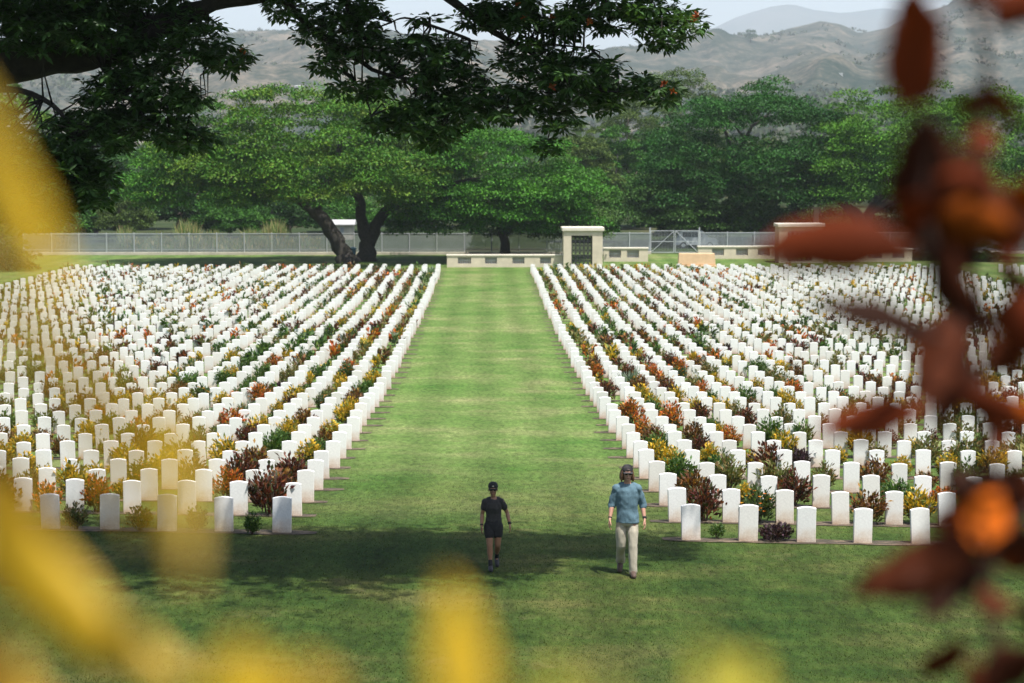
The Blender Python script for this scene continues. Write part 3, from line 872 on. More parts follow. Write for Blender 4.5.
# right-hand giants beyond the fence
YC = 222.0
cx, rx, zb, zt = span(652, 868, 92, 200, YC)
V, C = pad_crown(cx, YC, zb, zt, rx, 13, 300, 2.1, 120, [(0.017, 0.064, 0.011), (0.024, 0.078, 0.013), (0.013, 0.048, 0.010)], 0.7, 41, under=0.40)
V2, C2 = pad_crown(at(700, 200, YC).x, YC - 5, at(0, 228, YC).z, at(0, 165, YC).z, 7.5, 6, 80, 1.8, 110, [(0.036, 0.072, 0.020), (0.043, 0.086, 0.022)], 0.66, 42, under=0.5)
V = np.concatenate([V, V2]); C = np.concatenate([C, C2])
tree_thing('rain_tree', 770, 240, YC, 'wide flat-topped dark green rain tree beyond the gate', rg, V, C, [
    ([P3(768, 244, YC), P3(766, 225, YC), P3(758, 200, YC), P3(735, 165, YC), P3(725, 130, YC)], [0.9, 0.7, 0.55, 0.4, 0.15]),
    ([P3(765, 218, YC), P3(785, 185, YC), P3(800, 140, YC)], [0.5, 0.4, 0.15]),
    ([P3(740, 150, YC - 7), P3(752, 126, YC - 8), P3(770, 113, YC - 7)], [0.22, 0.16, 0.08]), ([P3(745, 140, YC - 7), P3(735, 126, YC - 8), P3(728, 118, YC - 8)], [0.14, 0.1, 0.05])])
YD = 211.0
cx, rx, zb, zt = span(806, 1075, 92, 205, YD)
V, C = pad_crown(cx, YD, zb, zt, rx, 12, 290, 2.0, 120, [(0.052, 0.122, 0.012), (0.074, 0.138, 0.015), (0.036, 0.096, 0.011)], 0.68, 51, under=0.40)
tree_thing('rain_tree', 868, 242, YD, 'broad lighter green rain tree behind the fence on the far right', rg, V, C, [
    ([P3(866, 248, YD), P3(864, 232, YD), P3(858, 218, YD), P3(845, 205, YD), P3(830, 195, YD)], [1.1, 0.85, 0.7, 0.45, 0.2]),
    ([P3(862, 226, YD), P3(872, 210, YD), P3(895, 200, YD), P3(930, 190, YD)], [0.6, 0.5, 0.4, 0.2]),
    ([P3(864, 222, YD), P3(880, 195, YD), P3(900, 160, YD)], [0.5, 0.4, 0.2])])
# tree at the right rear with visible trunk
cx, rx, zb, zt = span(935, 1060, 190, 232, 188)
V, C = pad_crown(cx, 189, zb, zt, rx, 5, 60, 1.5, 100, RG, 0.55, 55, under=0.5)
tree_thing('rain_tree', 966, 262, 187, 'smaller tree with dark trunk standing behind the far right graves', rg, V, C, [
    ([P3(965, 263, 187), P3(967, 248, 187), P3(972, 232, 187), P3(985, 215, 187)], [0.55, 0.42, 0.35, 0.15]), ([P3(968, 240, 187), P3(955, 222, 187), P3(945, 212, 187)], [0.3, 0.2, 0.1])])

# looser trees of the belt behind
OL = [(0.066, 0.095, 0.030), (0.090, 0.110, 0.038), (0.050, 0.076, 0.024)]
DG = [(0.022, 0.060, 0.016), (0.034, 0.078, 0.020), (0.018, 0.046, 0.013)]
MG = [(0.040, 0.105, 0.018), (0.055, 0.125, 0.022), (0.030, 0.085, 0.015)]
belt = [  # px0, px1, top, base, Y, palette, label
    (636, 726, 74, 232, 330, OL, 'tall pale olive feathery tree rising behind the gate', 0.9),
    (588, 668, 96, 235, 318, OL, 'grey-green feathery tree right of the overhanging branch', 0.9),
    (556, 618, 132, 232, 250, OL, 'tan-green thin tree behind the grille pillar', 0.8),
    (585, 650, 140, 226, 262, MG, 'bushy mid green tree with bright leaves above the grille pillar', 0.8),
    (618, 690, 136, 228, 270, DG, 'dark rounded tree behind the right low wall', 0.8),
    (560, 622, 178, 236, 226, MG, 'leafy sapling thicket tree just right of the layered rain tree', 0.7),
    (655, 715, 150, 232, 246, DG, 'small dark bushy tree in front of the flat-topped rain tree', 0.7),
    (104, 176, 146, 222, 262, MG, 'light green tree behind the fence, left of yellowish rain tree', 0.8),
    (60, 130, 128, 226, 240, DG, 'dark green tree behind the fence near the yellow leaf', 0.8),
    (140, 215, 166, 224, 245, DG, 'dark bushy tree under the left edge of the rain tree', 0.7),
    (-30, 58, 82, 235, 236, RY, 'yellow-green spreading tree at the far left edge', 0.8),
    (-40, 70, 175, 248, 214, DG, 'dense dark tree at the far left end of the fence', 0.8),
    (395, 470, 120, 222, 270, DG, 'dark tree seen through the gap between the pair of rain trees', 0.8),
    (196, 262, 196, 226, 236, MG, 'low green tree behind the fence, under the yellowish crown', 0.6),
    (255, 322, 192, 225, 243, DG, 'low dark tree just left of the leaning trunk, beyond the fence', 0.6),
    (90, 150, 196, 228, 228, OL, 'low olive tree behind the left fence beside tall grass', 0.6),
    (660, 720, 200, 232, 226, DG, 'low dark tree directly behind the parked vehicle', 0.6),
    (718, 790, 202, 232, 228, MG, 'low green tree behind the fence left of the far lodge', 0.6),
    (872, 950, 205, 236, 226, DG, 'low dark tree behind the fence right of the far lodge', 0.6),
    (792, 850, 196, 236, 236, DG, 'low dark tree straight behind the far lodge roof', 0.6),
    (20, 96, 190, 230, 226, MG, 'low green tree behind the fence below the top yellow leaf', 0.6),
    (304, 392, 200, 226, 252, MG, 'low green tree far behind the forked trunk', 0.6),
    (880, 960, 110, 235, 262, DG, 'dark tree behind the red leaves at right', 0.8),
]
for q, (x0, x1, t_, b_, Y, pal, lab, ls) in enumerate(belt):
    base = G(0, Y)
    cx, rx, zb, zt = span(x0, x1, t_, b_, Y)
    feath = pal is OL
    h = zt - base
    n = 90 if not feath else 110
    V, C = pad_crown(cx, Y, base + h * (0.18 if not feath else 0.25), zt, rx, rx * 0.9, n, rx * (0.26 if not feath else 0.22), 105, pal, ls * (1.0 if not feath else 0.75), 100 + q, under=0.5, flat=0.8, tiltn=0.9)
    tr_ = [([(cx, Y, base - 0.2), (cx + 0.1, Y, base + h * 0.3), (cx - 0.2, Y, base + h * 0.6), (cx, Y, base + h * 0.85)], [0.30, 0.24, 0.16, 0.05]),
           ([(cx, Y, base + h * 0.25), (cx + rx * 0.4, Y, base + h * 0.5), (cx + rx * 0.6, Y, base + h * 0.65)], [0.18, 0.12, 0.04]),
           ([(cx, Y, base + h * 0.2), (cx - rx * 0.4, Y - 1, base + h * 0.45), (cx - rx * 0.6, Y, base + h * 0.6)], [0.18, 0.12, 0.04])]
    p = at((x0 + x1) / 2, b_, Y)
    tree_thing('feathery_tree' if feath else 'bushy_tree', (x0 + x1) / 2, b_, Y, lab, 'trees of the belt beyond the fence', V, C, tr_, 'bark_pale', base)
# far wood, reads as one mass
Vs, Cs = [], []
for q in range(240):
    Y = random.uniform(360, 640); px = random.uniform(-200, 1250)
    c = at(px, 150, Y); h = random.uniform(7, 13)
    V, C = pad_crown(c.x, Y, G(0, Y) + 0.5, G(0, Y) + h, random.uniform(4, 8), 5, 9, 2.4, 26, random.choice([DG, MG, OL]), 1.9, 500 + q, under=0.4, flat=0.8, tiltn=0.9)
    Vs.append(V); Cs.append(C)
tag(link('far_wood', quads_mesh('far_wood', np.concatenate(Vs), M['leaf'], np.concatenate(Cs))), 'mixed green wood spread across the flat behind the cemetery', 'wood', kind='stuff')

# shrubs on the lawn behind the graves
def mound(name, px0, px1, top, base, Y, pal, label, seed):
    cx, rx, zb, zt = span(px0, px1, top, base, Y)
    z = G(cx, Y)
    V, C = pad_crown(cx, Y, z + 0.1, zt, rx, rx * 0.8, 40, rx * 0.3, 70, pal, 0.32, seed, under=0.5, flat=0.8, tiltn=0.9)
    o = thing(name, (cx, Y, z), label, 'shrub')
    link('foliage', quads_mesh('foliage', V - np.array([cx, Y, z]), M['leaf'], C), o)
    s = MB()
    for a in range(5):
        th = a * 1.3
        s.tube([(0, 0, -0.05), (rx * .3 * math.cos(th), rx * .3 * math.sin(th), (zt - z) * 0.5), (rx * .5 * math.cos(th), rx * .5 * math.sin(th), (zt - z) * 0.7)], [0.07, 0.05, 0.02], 6)
    s.build('stems', M['stem'], o)
mound('round_shrub', -22, 36, 246, 273, 172, [(0.05, 0.035, 0.03), (0.07, 0.05, 0.035), (0.04, 0.045, 0.025)], 'dark reddish rounded shrub on the lawn at far left', 61)
mound('round_shrub', -25, 30, 232, 258, 181, [(0.12, 0.12, 0.05), (0.15, 0.14, 0.06), (0.08, 0.09, 0.035)], 'olive shrub behind the dark reddish shrub at far left', 62)
mound('round_shrub', 972, 1004, 249, 262, 186, MG, 'bright green low shrub beside the far right tree trunk', 63)
mound('round_shrub', 905, 958, 250, 264, 190, DG, 'dark low shrub in front of the far right fence', 64)
# tall dry grass behind the left fence
n = 5200
px = rng.uniform(120, 320, n); gy = rng.uniform(206, 224, n)
pts = np.array([tuple(at(p, 240, y)) for p, y in zip(px, gy)]); pts[:, 2] = gz(pts[:, 0], gy)
d = nrm(np.stack([rng.normal(0, .22, n), rng.normal(0, .22, n), np.ones(n)], 1))
tall = 0.7 + 1.9 * np.clip(np.sin(px * 0.075) * 0.5 + np.sin(px * 0.21) * 0.4 + 0.3, 0, 1)
V = leaves(pts, d, rng.normal(0, 1, (n, 3)), tall * rng.uniform(0.7, 1.2, n), np.full(n, 0.12), 0.05)
tag(link('tall_grass', quads_mesh('tall_grass', V, M['leaf'], pick([(0.22, 0.23, 0.08), (0.14, 0.20, 0.06), (0.32, 0.27, 0.12), (0.09, 0.16, 0.04)], n))), 'tall green and straw-coloured grass behind the left fence', 'grass', kind='stuff')

# ------------------------------------------------------------------ fences
def fence(name, px0, px1, Y0_, Y1_, label, ztop=2.0, plinth=0.26, step=2.6):
    a = at(px0, 250, Y0_); b = at(px1, 250, Y1_)
    a = Vector((a.x, Y0_, 0)); b = Vector((b.x, Y1_, 0))
    Ln = (b - a).length; rz = math.atan2(b.y - a.y, b.x - a.x)
    z = G(a.x, a.y)
    o = thing(name, (a.x, a.y, z), label, 'fence', rz=rz)
    pn = MB()
    x = 0.06
    while x < Ln:
        pn.box(x, x + 0.075, -0.012, 0.012, plinth + 0.03, ztop - 0.05 + random.uniform(-.01, .01))
        x += 0.128
    pn.build('picket_panel', M['galv'], o)
    rl = MB()
    for zz in (plinth + 0.22, ztop - 0.10):
        rl.box(0, Ln, 0.015, 0.06, zz, zz + 0.07)
    rl.box(0, Ln, -0.045, 0.045, ztop - 0.05 + 0.012, ztop + 0.035)
    rl.build('rail', M['galv_pale'], o)
    p = MB(); p.box(-0.1, Ln + 0.1, -0.16, 0.16, -0.15, plinth, 0.02); p.build('plinth', M['concrete'], o)
    pm = MB(); pm.box(-0.05, 0.05, -0.06 - 0.055, -0.05, plinth - 0.02, ztop + 0.09, 0.012)
    pme = pm.mesh('post', M['galv_pale'])
    k = 0
    while k * step <= Ln:
        q = link('post', pme, o); q.location = (k * step, 0, 0); k += 1
    return o
fence('picket_fence', 24, 563, 199, 199, 'long grey steel picket fence on pale plinth left of the gateway')
fence('picket_fence', 700, 1130, 201, 201, 'grey steel picket fence right of the gate, behind the cream lodge')
fence('picket_fence', 602, 650, 200, 200, 'short grey fence run between grille pillar and the gate')

def gate(px0, px1, Y, label):
    a = at(px0, 250, Y); b = at(px1, 250, Y); w = b.x - a.x; z = G(a.x, Y)
    o = thing('steel_gate', (a.x, Y, z), label, 'gate')
    for half in (0, 1):
        x0 = 0.05 + half * w / 2; x1 = w / 2 - 0.02 + half * (w / 2 - 0.03)
        m_ = MB()
        for (u0, u1, v0, v1) in ((x0, x0 + .07, .12, 2.25), (x1 - .07, x1, .12, 2.25)):
            m_.box(u0, u1, -.035, .035, v0, v1)
        for v in (.12, 1.15, 2.18):
            m_.box(x0 + .07, x1 - .07, -.03, .03, v, v + .07)
        m_.tube([(x0 + .09, -0.05, .2), (x1 - .09, -0.05, 2.15)] if half == 0 else [(x1 - .09, -0.05, .2), (x0 + .09, -0.05, 2.15)], 0.03, 6)
        lf = m_.build('gate_leaf', M['galv_pale'], o)
        pk = MB(); x = x0 + .17
        while x < x1 - .12:
            pk.box(x, x + .03, -.012, .012, .20, 2.17); x += .14
        pk.build('bars', M['galv'], lf)
    for x in (-0.02, w + 0.02):
        m_ = MB(); m_.box(x - .06, x + .06, -.06, .06, -.1, 2.5, .015); m_.build('gate_post', M['galv_pale'], o)
gate(650, 699, 200.2, 'pale grey double steel gate with diagonal braces between the low walls')

# ------------------------------------------------------------------ entrance lodges, walls, stone of remembrance
def lodge(px0, px1, top, base, Y, label, depth=2.6):
    a = at(px0, base, Y); b = at(px1, base, Y); w = b.x - a.x
    z = G((a.x + b.x) / 2, Y); h = at(px0, top, Y).z - z
    o = thing('gate_lodge', ((a.x + b.x) / 2, Y, z), label, 'lodge')
    hw = w / 2; ow = w * 0.27; ob = h * 0.06; ot = h * 0.80; cap = 0.30
    cxo = -0.03 * w
    m_ = MB()
    m_.box(-hw, cxo - ow, 0, depth, -.2, h - cap); m_.box(cxo + ow, hw, 0, depth, -.2, h - cap)
    m_.box(cxo - ow, cxo + ow, 0, depth, ot, h - cap); m_.box(cxo - ow, cxo + ow, 0, depth, -.2, ob)
    m_.build('wall', M['cream'], o)
    m_ = MB(); m_.box(-hw - .14, hw + .14, -.14, depth + .14, h - cap + 0.003, h, .03); m_.build('roof', M['cream_cap'], o)
    m_ = MB()
    n = 5; W = 2 * ow
    for k in range(n + 1):
        x = cxo - ow + .03 + (W - .06) * k / n
        m_.box(x - .03, x + .03, .10, .15, ob, ot)
    rows = 6
    for r in range(rows):
        for k in range(n):
            x0 = cxo - ow + .03 + (W - .06) * k / n; x1 = cxo - ow + .03 + (W - .06) * (k + 1) / n
            z0 = ob + (ot - ob) * r / rows; z1 = ob + (ot - ob) * (r + 1) / rows
            p = [(x0, .12, (z0 + z1) / 2), ((x0 + x1) / 2, .12, z1), (x1, .12, (z0 + z1) / 2), ((x0 + x1) / 2, .12, z0), (x0, .12, (z0 + z1) / 2)]
            m_.tube(p, .03, 4)
    for r in range(rows + 1):
        zz = ob + (ot - ob) * r / rows
        m_.box(cxo - ow, cxo + ow, .153, .18, max(ob, zz - .02), min(ot, zz + .02))
    m_.build('grille', M['iron'], o)
    return o
lodge(563.5, 602.5, 227.5, 267, 176, 'cream gate pillar lodge with dark lattice grille at the end of the aisle')
lodge(779, 823, 224, 262, 184, 'cream gate lodge partly hidden behind a blurred red leaf')

def lowwall(px0, px1, top, base, Y, panels, label, dark_end=None):
    a = at(px0, base, Y); b = at(px1, base, Y); w = b.x - a.x
    z = G((a.x + b.x) / 2, Y); h = at(px0, top, Y).z - z
    o = thing('low_wall', (a.x, Y, z), label, 'wall')
    cap = .14; m_ = MB(); t = .5
    edges = sorted((at(p, base, Y).x - a.x, at(q, base, Y).x - a.x) for p, q in panels)
    x = 0.0
    zb, zt = h * .28, h - cap - .10
    for (e0, e1) in edges:
        m_.box(x, e0, 0, t, -.2, h - cap)
        m_.box(e0, e1, 0, t, -.2, zb); m_.box(e0, e1, 0, t, zt, h - cap)
        x = e1
    m_.box(x, w, 0, t, -.2, h - cap)
    m_.build('wall', M['cream'], o)
    m_ = MB(); m_.box(-.06, w + .06, -.06, t + .06, h - cap + 0.003, h, .02); m_.build('coping', M['cream_cap'], o)
    for (e0, e1) in edges:
        g_ = MB()
        k = e0 + .05
        while k < e1 - .04:
            g_.box(k, k + .05, .20, .25, zb, zt); k += .15
        g_.box(e0, e1, .253, .29, (zb + zt) / 2 - .03, (zb + zt) / 2 + .03)
        g_.build('grille', M['galv_pale'], o)
        g_ = MB(); g_.box(e0, e1, t - .12, t - .003, zb, zt); g_.build('added_back_panel', M['concrete'], o)  # pale panel added behind the grille to lighten the dark openings
lowwall(447, 563, 254.5, 269, 177, [(458, 471), (485, 497), (512.5, 524.5), (540, 551)], 'long low cream wall with four grilles left of the aisle end')
lowwall(603.5, 648, 247.5, 261, 186, [(609, 621), (627, 639)], 'short low cream wall between the grille pillar and the gate')
lowwall(698, 781, 246, 258, 191, [(712, 724), (736, 748), (758, 770)], 'low cream wall right of the gate running to the far lodge')
lowwall(829, 912, 248, 263, 186, [(842, 856), (868, 882), (892, 904)], 'low cream wall at right behind the hanging red leaf')

a = at(677, 264, 177); b = at(716, 264, 177)
o = thing('memorial_stone', ((a.x + b.x) / 2, 177, G(a.x, 177)), 'sandy orange altar-like memorial stone block before the gate', 'memorial')
hw = (b.x - a.x) / 2
m_ = MB(); m_.box(-hw, hw, -.55, .55, .0, .18, .02); m_.build('step', M['sandstone'], o)
m_ = MB(); m_.rings([[(-hw * .93, -.40, .183), (hw * .93, -.40, .183), (hw * .93, .40, .183), (-hw * .93, .40, .183)], [(-hw * .95, -.42, .25), (hw * .95, -.42, .25), (hw * .95, .42, .25), (-hw * .95, .42, .25)],
          [(-hw * .91, -.38, 1.12), (hw * .91, -.38, 1.12), (hw * .91, .38, 1.12), (-hw * .91, .38, 1.12)], [(-hw * .90, -.36, 1.17), (hw * .90, -.36, 1.17), (hw * .90, .36, 1.17), (-hw * .90, .36, 1.17)]])
m_.build('block', M['sandstone'], o)

# bin, shed, vehicle, post
p = at(353, 256, 193)
o = thing('waste_bin', (p.x, 193, G(p.x, 193)), 'blue waste bin standing on grass between the rain tree trunks', 'bin')
m_ = MB(); m_.loft([(0, 0, 0, .22, .22), (0, 0, .06, .24, .24), (0, 0, .78, .29, .29), (0, 0, .80, .31, .31), (0, 0, .84, .31, .31)], 14); m_.build('body', M['blue'], o)
m_ = MB(); m_.loft([(0, 0, .843, .32, .32), (0, 0, .90, .31, .31), (0, 0, .98, .18, .18), (0, 0, 1.0, .05, .05)], 14); m_.build('lid', M['blue_lid'], o)
def shed(px0, px1, top, Y, label, depth=3.0, h=None, name='shed', z=None, roof='white_roof', wallm='concrete'):
    a = at(px0, top, Y); b = at(px1, top, Y); z = G(a.x, Y) if z is None else z; w = b.x - a.x; h = a.z - z
    o = thing(name, (a.x, Y, z), label, 'shed')
    m_ = MB(); m_.box(.15, w - .15, .1, depth, -.5, h * .72); m_.build('wall', M[wallm], o)
    m_ = MB(); m_.rings([[(-.1, -.2, h * .74), (w + .1, -.2, h * .74), (w + .1, depth + .2, h * .74), (-.1, depth + .2, h * .74)], [(-.1, -.2, h * .78), (w + .1, -.2, h * .78), (w + .1, depth + .2, h * .78), (-.1, depth + .2, h * .78)], [(-.1, depth / 2 - .1, h), (w + .1, depth / 2 - .1, h), (w + .1, depth / 2 + .1, h), (-.1, depth / 2 + .1, h)]]); m_.build('roof', M[roof], o)
    m_ = MB(); m_.box(w * .4, w * .55, .06, .097, 0, h * .62); m_.build('door', M['galv'], o)
shed(331, 354, 220, 232, 'small shed with pale roof seen between the tree trunks')

p = at(696, 240, 212)
o = thing('parked_vehicle', (p.x, 212, G(p.x, 212)), 'pale grey vehicle parked behind the steel gate', 'vehicle')
prof = [(-2.1, .35), (-2.1, .95), (-1.9, 1.05), (-1.55, 1.75), (-1.3, 1.82), (0.55, 1.80), (1.15, 1.12), (1.95, 1.0), (2.12, .8), (2.12, .35)]
m_ = MB(); m_.rings([[(x * .97, -.86, .02 + z * .98) for x, z in prof], [(x, -.80 if z < 1.2 else -.72, z) for x, z in prof], [(x, .80 if z < 1.2 else .72, z) for x, z in prof], [(x * .97, .86, .02 + z * .98) for x, z in prof]])
m_.build('body', M['car_paint'], o)
m_ = MB()
for (x0, x1) in ((-1.45, -.55), (-.48, .5)):
    m_.box(x0, x1, -.875, -.862, 1.15, 1.66)
m_.build('window', M['car_glass'], o)
for x in (-1.35, 1.3):
    for s in (-1, 1):
        m_ = MB(); m_.tube([(x, s * .72, .33), (x, s * .90, .33)], .33, 16); w_ = m_.build('wheel', M['rubber'], o)
        m_ = MB(); m_.tube([(x, s * .89, .33), (x, s * .915, .33)], .19, 12); m_.build('rim', M['galv_pale'], w_)
p = at(816, 230, 214)
o = thing('concrete_post', (p.x, 214, G(p.x, 214)), 'tall cream post rising behind the far gate lodge', 'post')
ht = at(816, 207, 214).z - o.location.z
m_ = MB(); m_.box(-.26, .26, -.26, .26, -.1, ht - .25, .02); m_.build('shaft', M['cream'], o)
m_ = MB(); m_.box(-.36, .36, -.36, .36, ht - .247, ht, .03); m_.build('capital', M['cream_cap'], o)

# ------------------------------------------------------------------ hills
def fbm(x, y, s, o=6, seed=0.0):
    v = 0; a = 1; t = 0
    for k in range(o):
        v += a * mnoise.noise(Vector((x * s, y * s, seed + 7.3 * k))); t += a; a *= 0.52; s *= 2.05
    return v / t
def ridge(x, y, s, o=5, seed=0.0):
    v = 0; a = 1; t = 0
    for k in range(o):
        v += a * (1 - abs(mnoise.noise(Vector((x * s, y * s, seed + 5.1 * k)))) * 2); t += a; a *= 0.5; s *= 2.1
    return v / t
def hills(name, prof, Yr, Yf, Yb, base, mat, nseg, nrow, rough, seed, px0, px1):
    P = np.array(prof, float)
    vs = []; fs = []
    for r in range(nrow):
        u = r / (nrow - 1)
        Y = Yf + (Yb - Yf) * u
        for q in range(nseg):
            px = px0 + (px1 - px0) * q / (nseg - 1)
            top = at(px, np.interp(px, P[:, 0], P[:, 1]), Yr)
            x = at(px, 150, Y).x
            H = top.z - base
            f = min(1.0, (Y - Yf) / (Yr - Yf))
            g = f * f * (3 - 2 * f) * 0.55 + f * 0.45
            if Y > Yr:
                g = 1 - 0.9 * (Y - Yr) / (Yb - Yr)
            am = rough * H * (0.35 + 0.65 * math.sin(min(1, g) * PI) if Y < Yr else 0.3)
            z = base - 8 + (H + 8) * g + am * (ridge(x * 1.5, Y * 0.55, 1 / 330 * (2200 / Yr), 6, seed) - 0.55) * (1 if g < .97 else .5) + 0.12 * am * fbm(x, Y, 1 / 40 * (2200 / Yr), 4, seed)
            vs.append((x, Y, z))
    for r in range(nrow - 1):
        for q in range(nseg - 1):
            i = r * nseg + q
            fs.append((i, i + 1, i + 1 + nseg, i + nseg))
    me = bpy.data.meshes.new(name); me.from_pydata(vs, [], fs); me.materials.append(M[mat])
    me.polygons.foreach_set('use_smooth', [True] * len(me.polygons))
    tag(link(name, me), kind='structure')
    return np.array(vs).reshape(nrow, nseg, 3)
HB = G(0, 400)
near_prof = [(-500, 60), (-200, 50), (0, 52), (120, 55), (200, 45), (240, 38), (290, 34), (340, 40), (420, 38), (500, 48), (580, 58), (630, 48), (690, 36), (714, 30), (728, 40), (760, 43), (790, 36), (818, 28), (838, 29), (856, 38), (890, 34), (925, 18), (955, 6), (1000, 2), (1060, 8), (1200, 20), (1500, 50)]
HV = hills('hills', near_prof, 4300, 900, 6200, HB, 'hill', 360, 130, 0.30, 3.0, -420, 1480)
far_prof = [(-500, 70), (300, 75), (560, 70), (640, 60), (700, 34), (735, 16), (770, 5), (790, 3), (815, 10), (840, 13), (880, 8), (930, 14), (1000, 26), (1100, 30), (1500, 60)]
hills('far_hills', far_prof, 11500, 8000, 13600, HB, 'far_hill', 220, 60, 0.08, 9.0, -420, 1480)
# scrub on the hills
Vs, Cs = [], []
nrow_, nseg_ = HV.shape[:2]
cnt = 0
while cnt < 6500:
    q = random.randrange(nseg_); r = int(min(nrow_ - 1, abs(random.gauss(0, 0.24)) * nrow_)) if random.random() < 0.75 else random.randrange(int(nrow_ * .62))
    v = HV[r, q]
    if fbm(v[0], v[1], 1 / 480, 3, 21.0) < -0.02 and r > 14:
        continue
    cnt += 1
    c = v + np.array([random.uniform(-14, 14), random.uniform(-14, 14), 0])
    R = random.uniform(1.8, 6.5) * (1.4 if r < 16 else 0.9)
    n = 16
    d = nrm(rng.normal(0, 1, (n, 3)) * (1, 1, 0.7))
    pts = c + d * R * rng.uniform(0.2, 0.9, (n, 1)) * (1.2, 1.2, 0.7) + np.array([0, 0, R * 0.5])
    Vs.append(leaves(pts, rng.normal(0, 1, (n, 3)), d + np.array([0, 0, .4]), np.full(n, R * .9), np.full(n, R * .6), .1)); Cs.append(pick([(0.04, 0.065, 0.025), (0.055, 0.075, 0.03), (0.05, 0.055, 0.028)], n))
tag(link('hill_scrub', quads_mesh('hill_scrub', np.concatenate(Vs), M['leaf'], np.concatenate(Cs))), 'dark scrub and scattered trees dotted over the hazy hills', 'scrub', kind='stuff')
def hill_at(px, py):
    # first point of the hill along that line of sight
    best = None
    q = int(round((px + 420) / 1900 * (nseg_ - 1)))
    for r in range(nrow_):
        p = proj(HV[r, q])
        if p[1] <= py:
            return Vector(HV[r, q])
    return Vector(HV[int(nrow_ * .6), q])
for (px, py, hpx, lab) in ((752, 43, 12, 'lone round tree on the hill crest, the larger one'), (770, 43, 7, 'small lone tree on the hill crest right of the larger one')):
    v = hill_at(px, py + 1); D = v.y; h = hpx / FPX * D
    o = thing('hill_tree', v, lab, 'tree', 'lone trees on the crest')
    V, C = pad_crown(0, 0, h * .35, h, h * .42, h * .4, 26, h * .16, 30, DG, h * .12, int(px), under=.5, flat=.8, tiltn=.9)
    link('crown', quads_mesh('crown', V, M['leaf'], C), o)
    m_ = MB(); m_.tube([(0, 0, -1), (0.2, 0, h * .3), (0, 0, h * .6)], [h * .05, h * .04, h * .02], 6); m_.build('trunk', M['bark'], o)
for (px, py, wpx, lab) in ((235, 99, 10, 'white long building on the hill slope at left'), (300, 97, 8, 'small pale building on the hill slope above the rain tree'), (842, 80, 4, 'tiny white building on the right hillside')):
    v = hill_at(px, py); w = wpx / FPX * v.y; h = w * .42
    o = thing('white_building', v, lab, 'building')
    m_ = MB(); m_.box(-w / 2, w / 2, -w * .2, w * .2, -6, h * .75); m_.build('wall', M['white_roof'], o)
    m_ = MB(); m_.rings([[(-w * .54, -w * .26, h * .76), (w * .54, -w * .26, h * .76), (w * .54, w * .26, h * .76), (-w * .54, w * .26, h * .76)], [(-w * .54, -.2, h), (w * .54, -.2, h), (w * .54, .2, h), (-w * .54, .2, h)]]); m_.build('roof', M['white_roof'], o)

# ------------------------------------------------------------------ people
def remeshed(name, mb_, voxel, mat, parent, smooth_it=3, disp=None):
    """fuse overlapping closed pieces into one continuous surface"""
    me = mb_.mesh(name + '_src')
    o = bpy.data.objects.new(name + '_src', me); COL.objects.link(o)
    r = o.modifiers.new('r', 'REMESH'); r.mode = 'VOXEL'; r.voxel_size = voxel
    s = o.modifiers.new('s', 'SMOOTH'); s.factor = 0.5; s.iterations = smooth_it
    dg = bpy.context.evaluated_depsgraph_get(); dg.update()
    m2 = bpy.data.meshes.new_from_object(o.evaluated_get(dg))
    bpy.data.objects.remove(o); bpy.data.meshes.remove(me)
    m2.name = name
    if disp:
        n = len(m2.vertices); co = np.empty(n * 3, np.float32); m2.vertices.foreach_get('co', co); co = co.reshape(-1, 3)
        no = np.empty(n * 3, np.float32); m2.vertex_normals.foreach_get('vector', no); no = no.reshape(-1, 3)
        amp, sx, sz = disp
        dv = np.array([mnoise.noise(Vector((p[0] * sx, p[1] * sx, p[2] * sz))) + 0.5 * mnoise.noise(Vector((p[0] * sx * 2.3 + 5, p[1] * sx * 2.3, p[2] * sz * 2.7))) for p in co])
        co = co + no * (dv * amp)[:, None]
        m2.vertices.foreach_set('co', co.astype(np.float32).ravel())
    m2.materials.clear(); m2.materials.append(mat)
    m2.polygons.foreach_set('use_smooth', [True] * len(m2.polygons)); m2.update()
    return link(name, m2, parent)

def capsule(mb_, pts, rad, seg=14):
    """tapered limb with round ends, densified"""
    P = [Vector(p) for p in pts]; pp = []; rr_ = []
    for i in range(len(P) - 1):
        for q in range(5):
            u = q / 5
            pp.append(P[i].lerp(P[i + 1], u)); rr_.append(rad[i] + (rad[i + 1] - rad[i]) * u)
    pp.append(P[-1]); rr_.append(rad[-1])
    d0 = (pp[0] - pp[1]).normalized(); d1 = (pp[-1] - pp[-2]).normalized()
    h0 = [(pp[0] + d0 * rr_[0] * .9, rr_[0] * .3), (pp[0] + d0 * rr_[0] * .6, rr_[0] * .75)]
    h1 = [(pp[-1] + d1 * rr_[-1] * .6, rr_[-1] * .75), (pp[-1] + d1 * rr_[-1] * .9, rr_[-1] * .3)]
    mb_.tube([p for p, _ in h0] + pp + [p for p, _ in h1], [r for _, r in h0] + rr_ + [r for _, r in h1], seg)

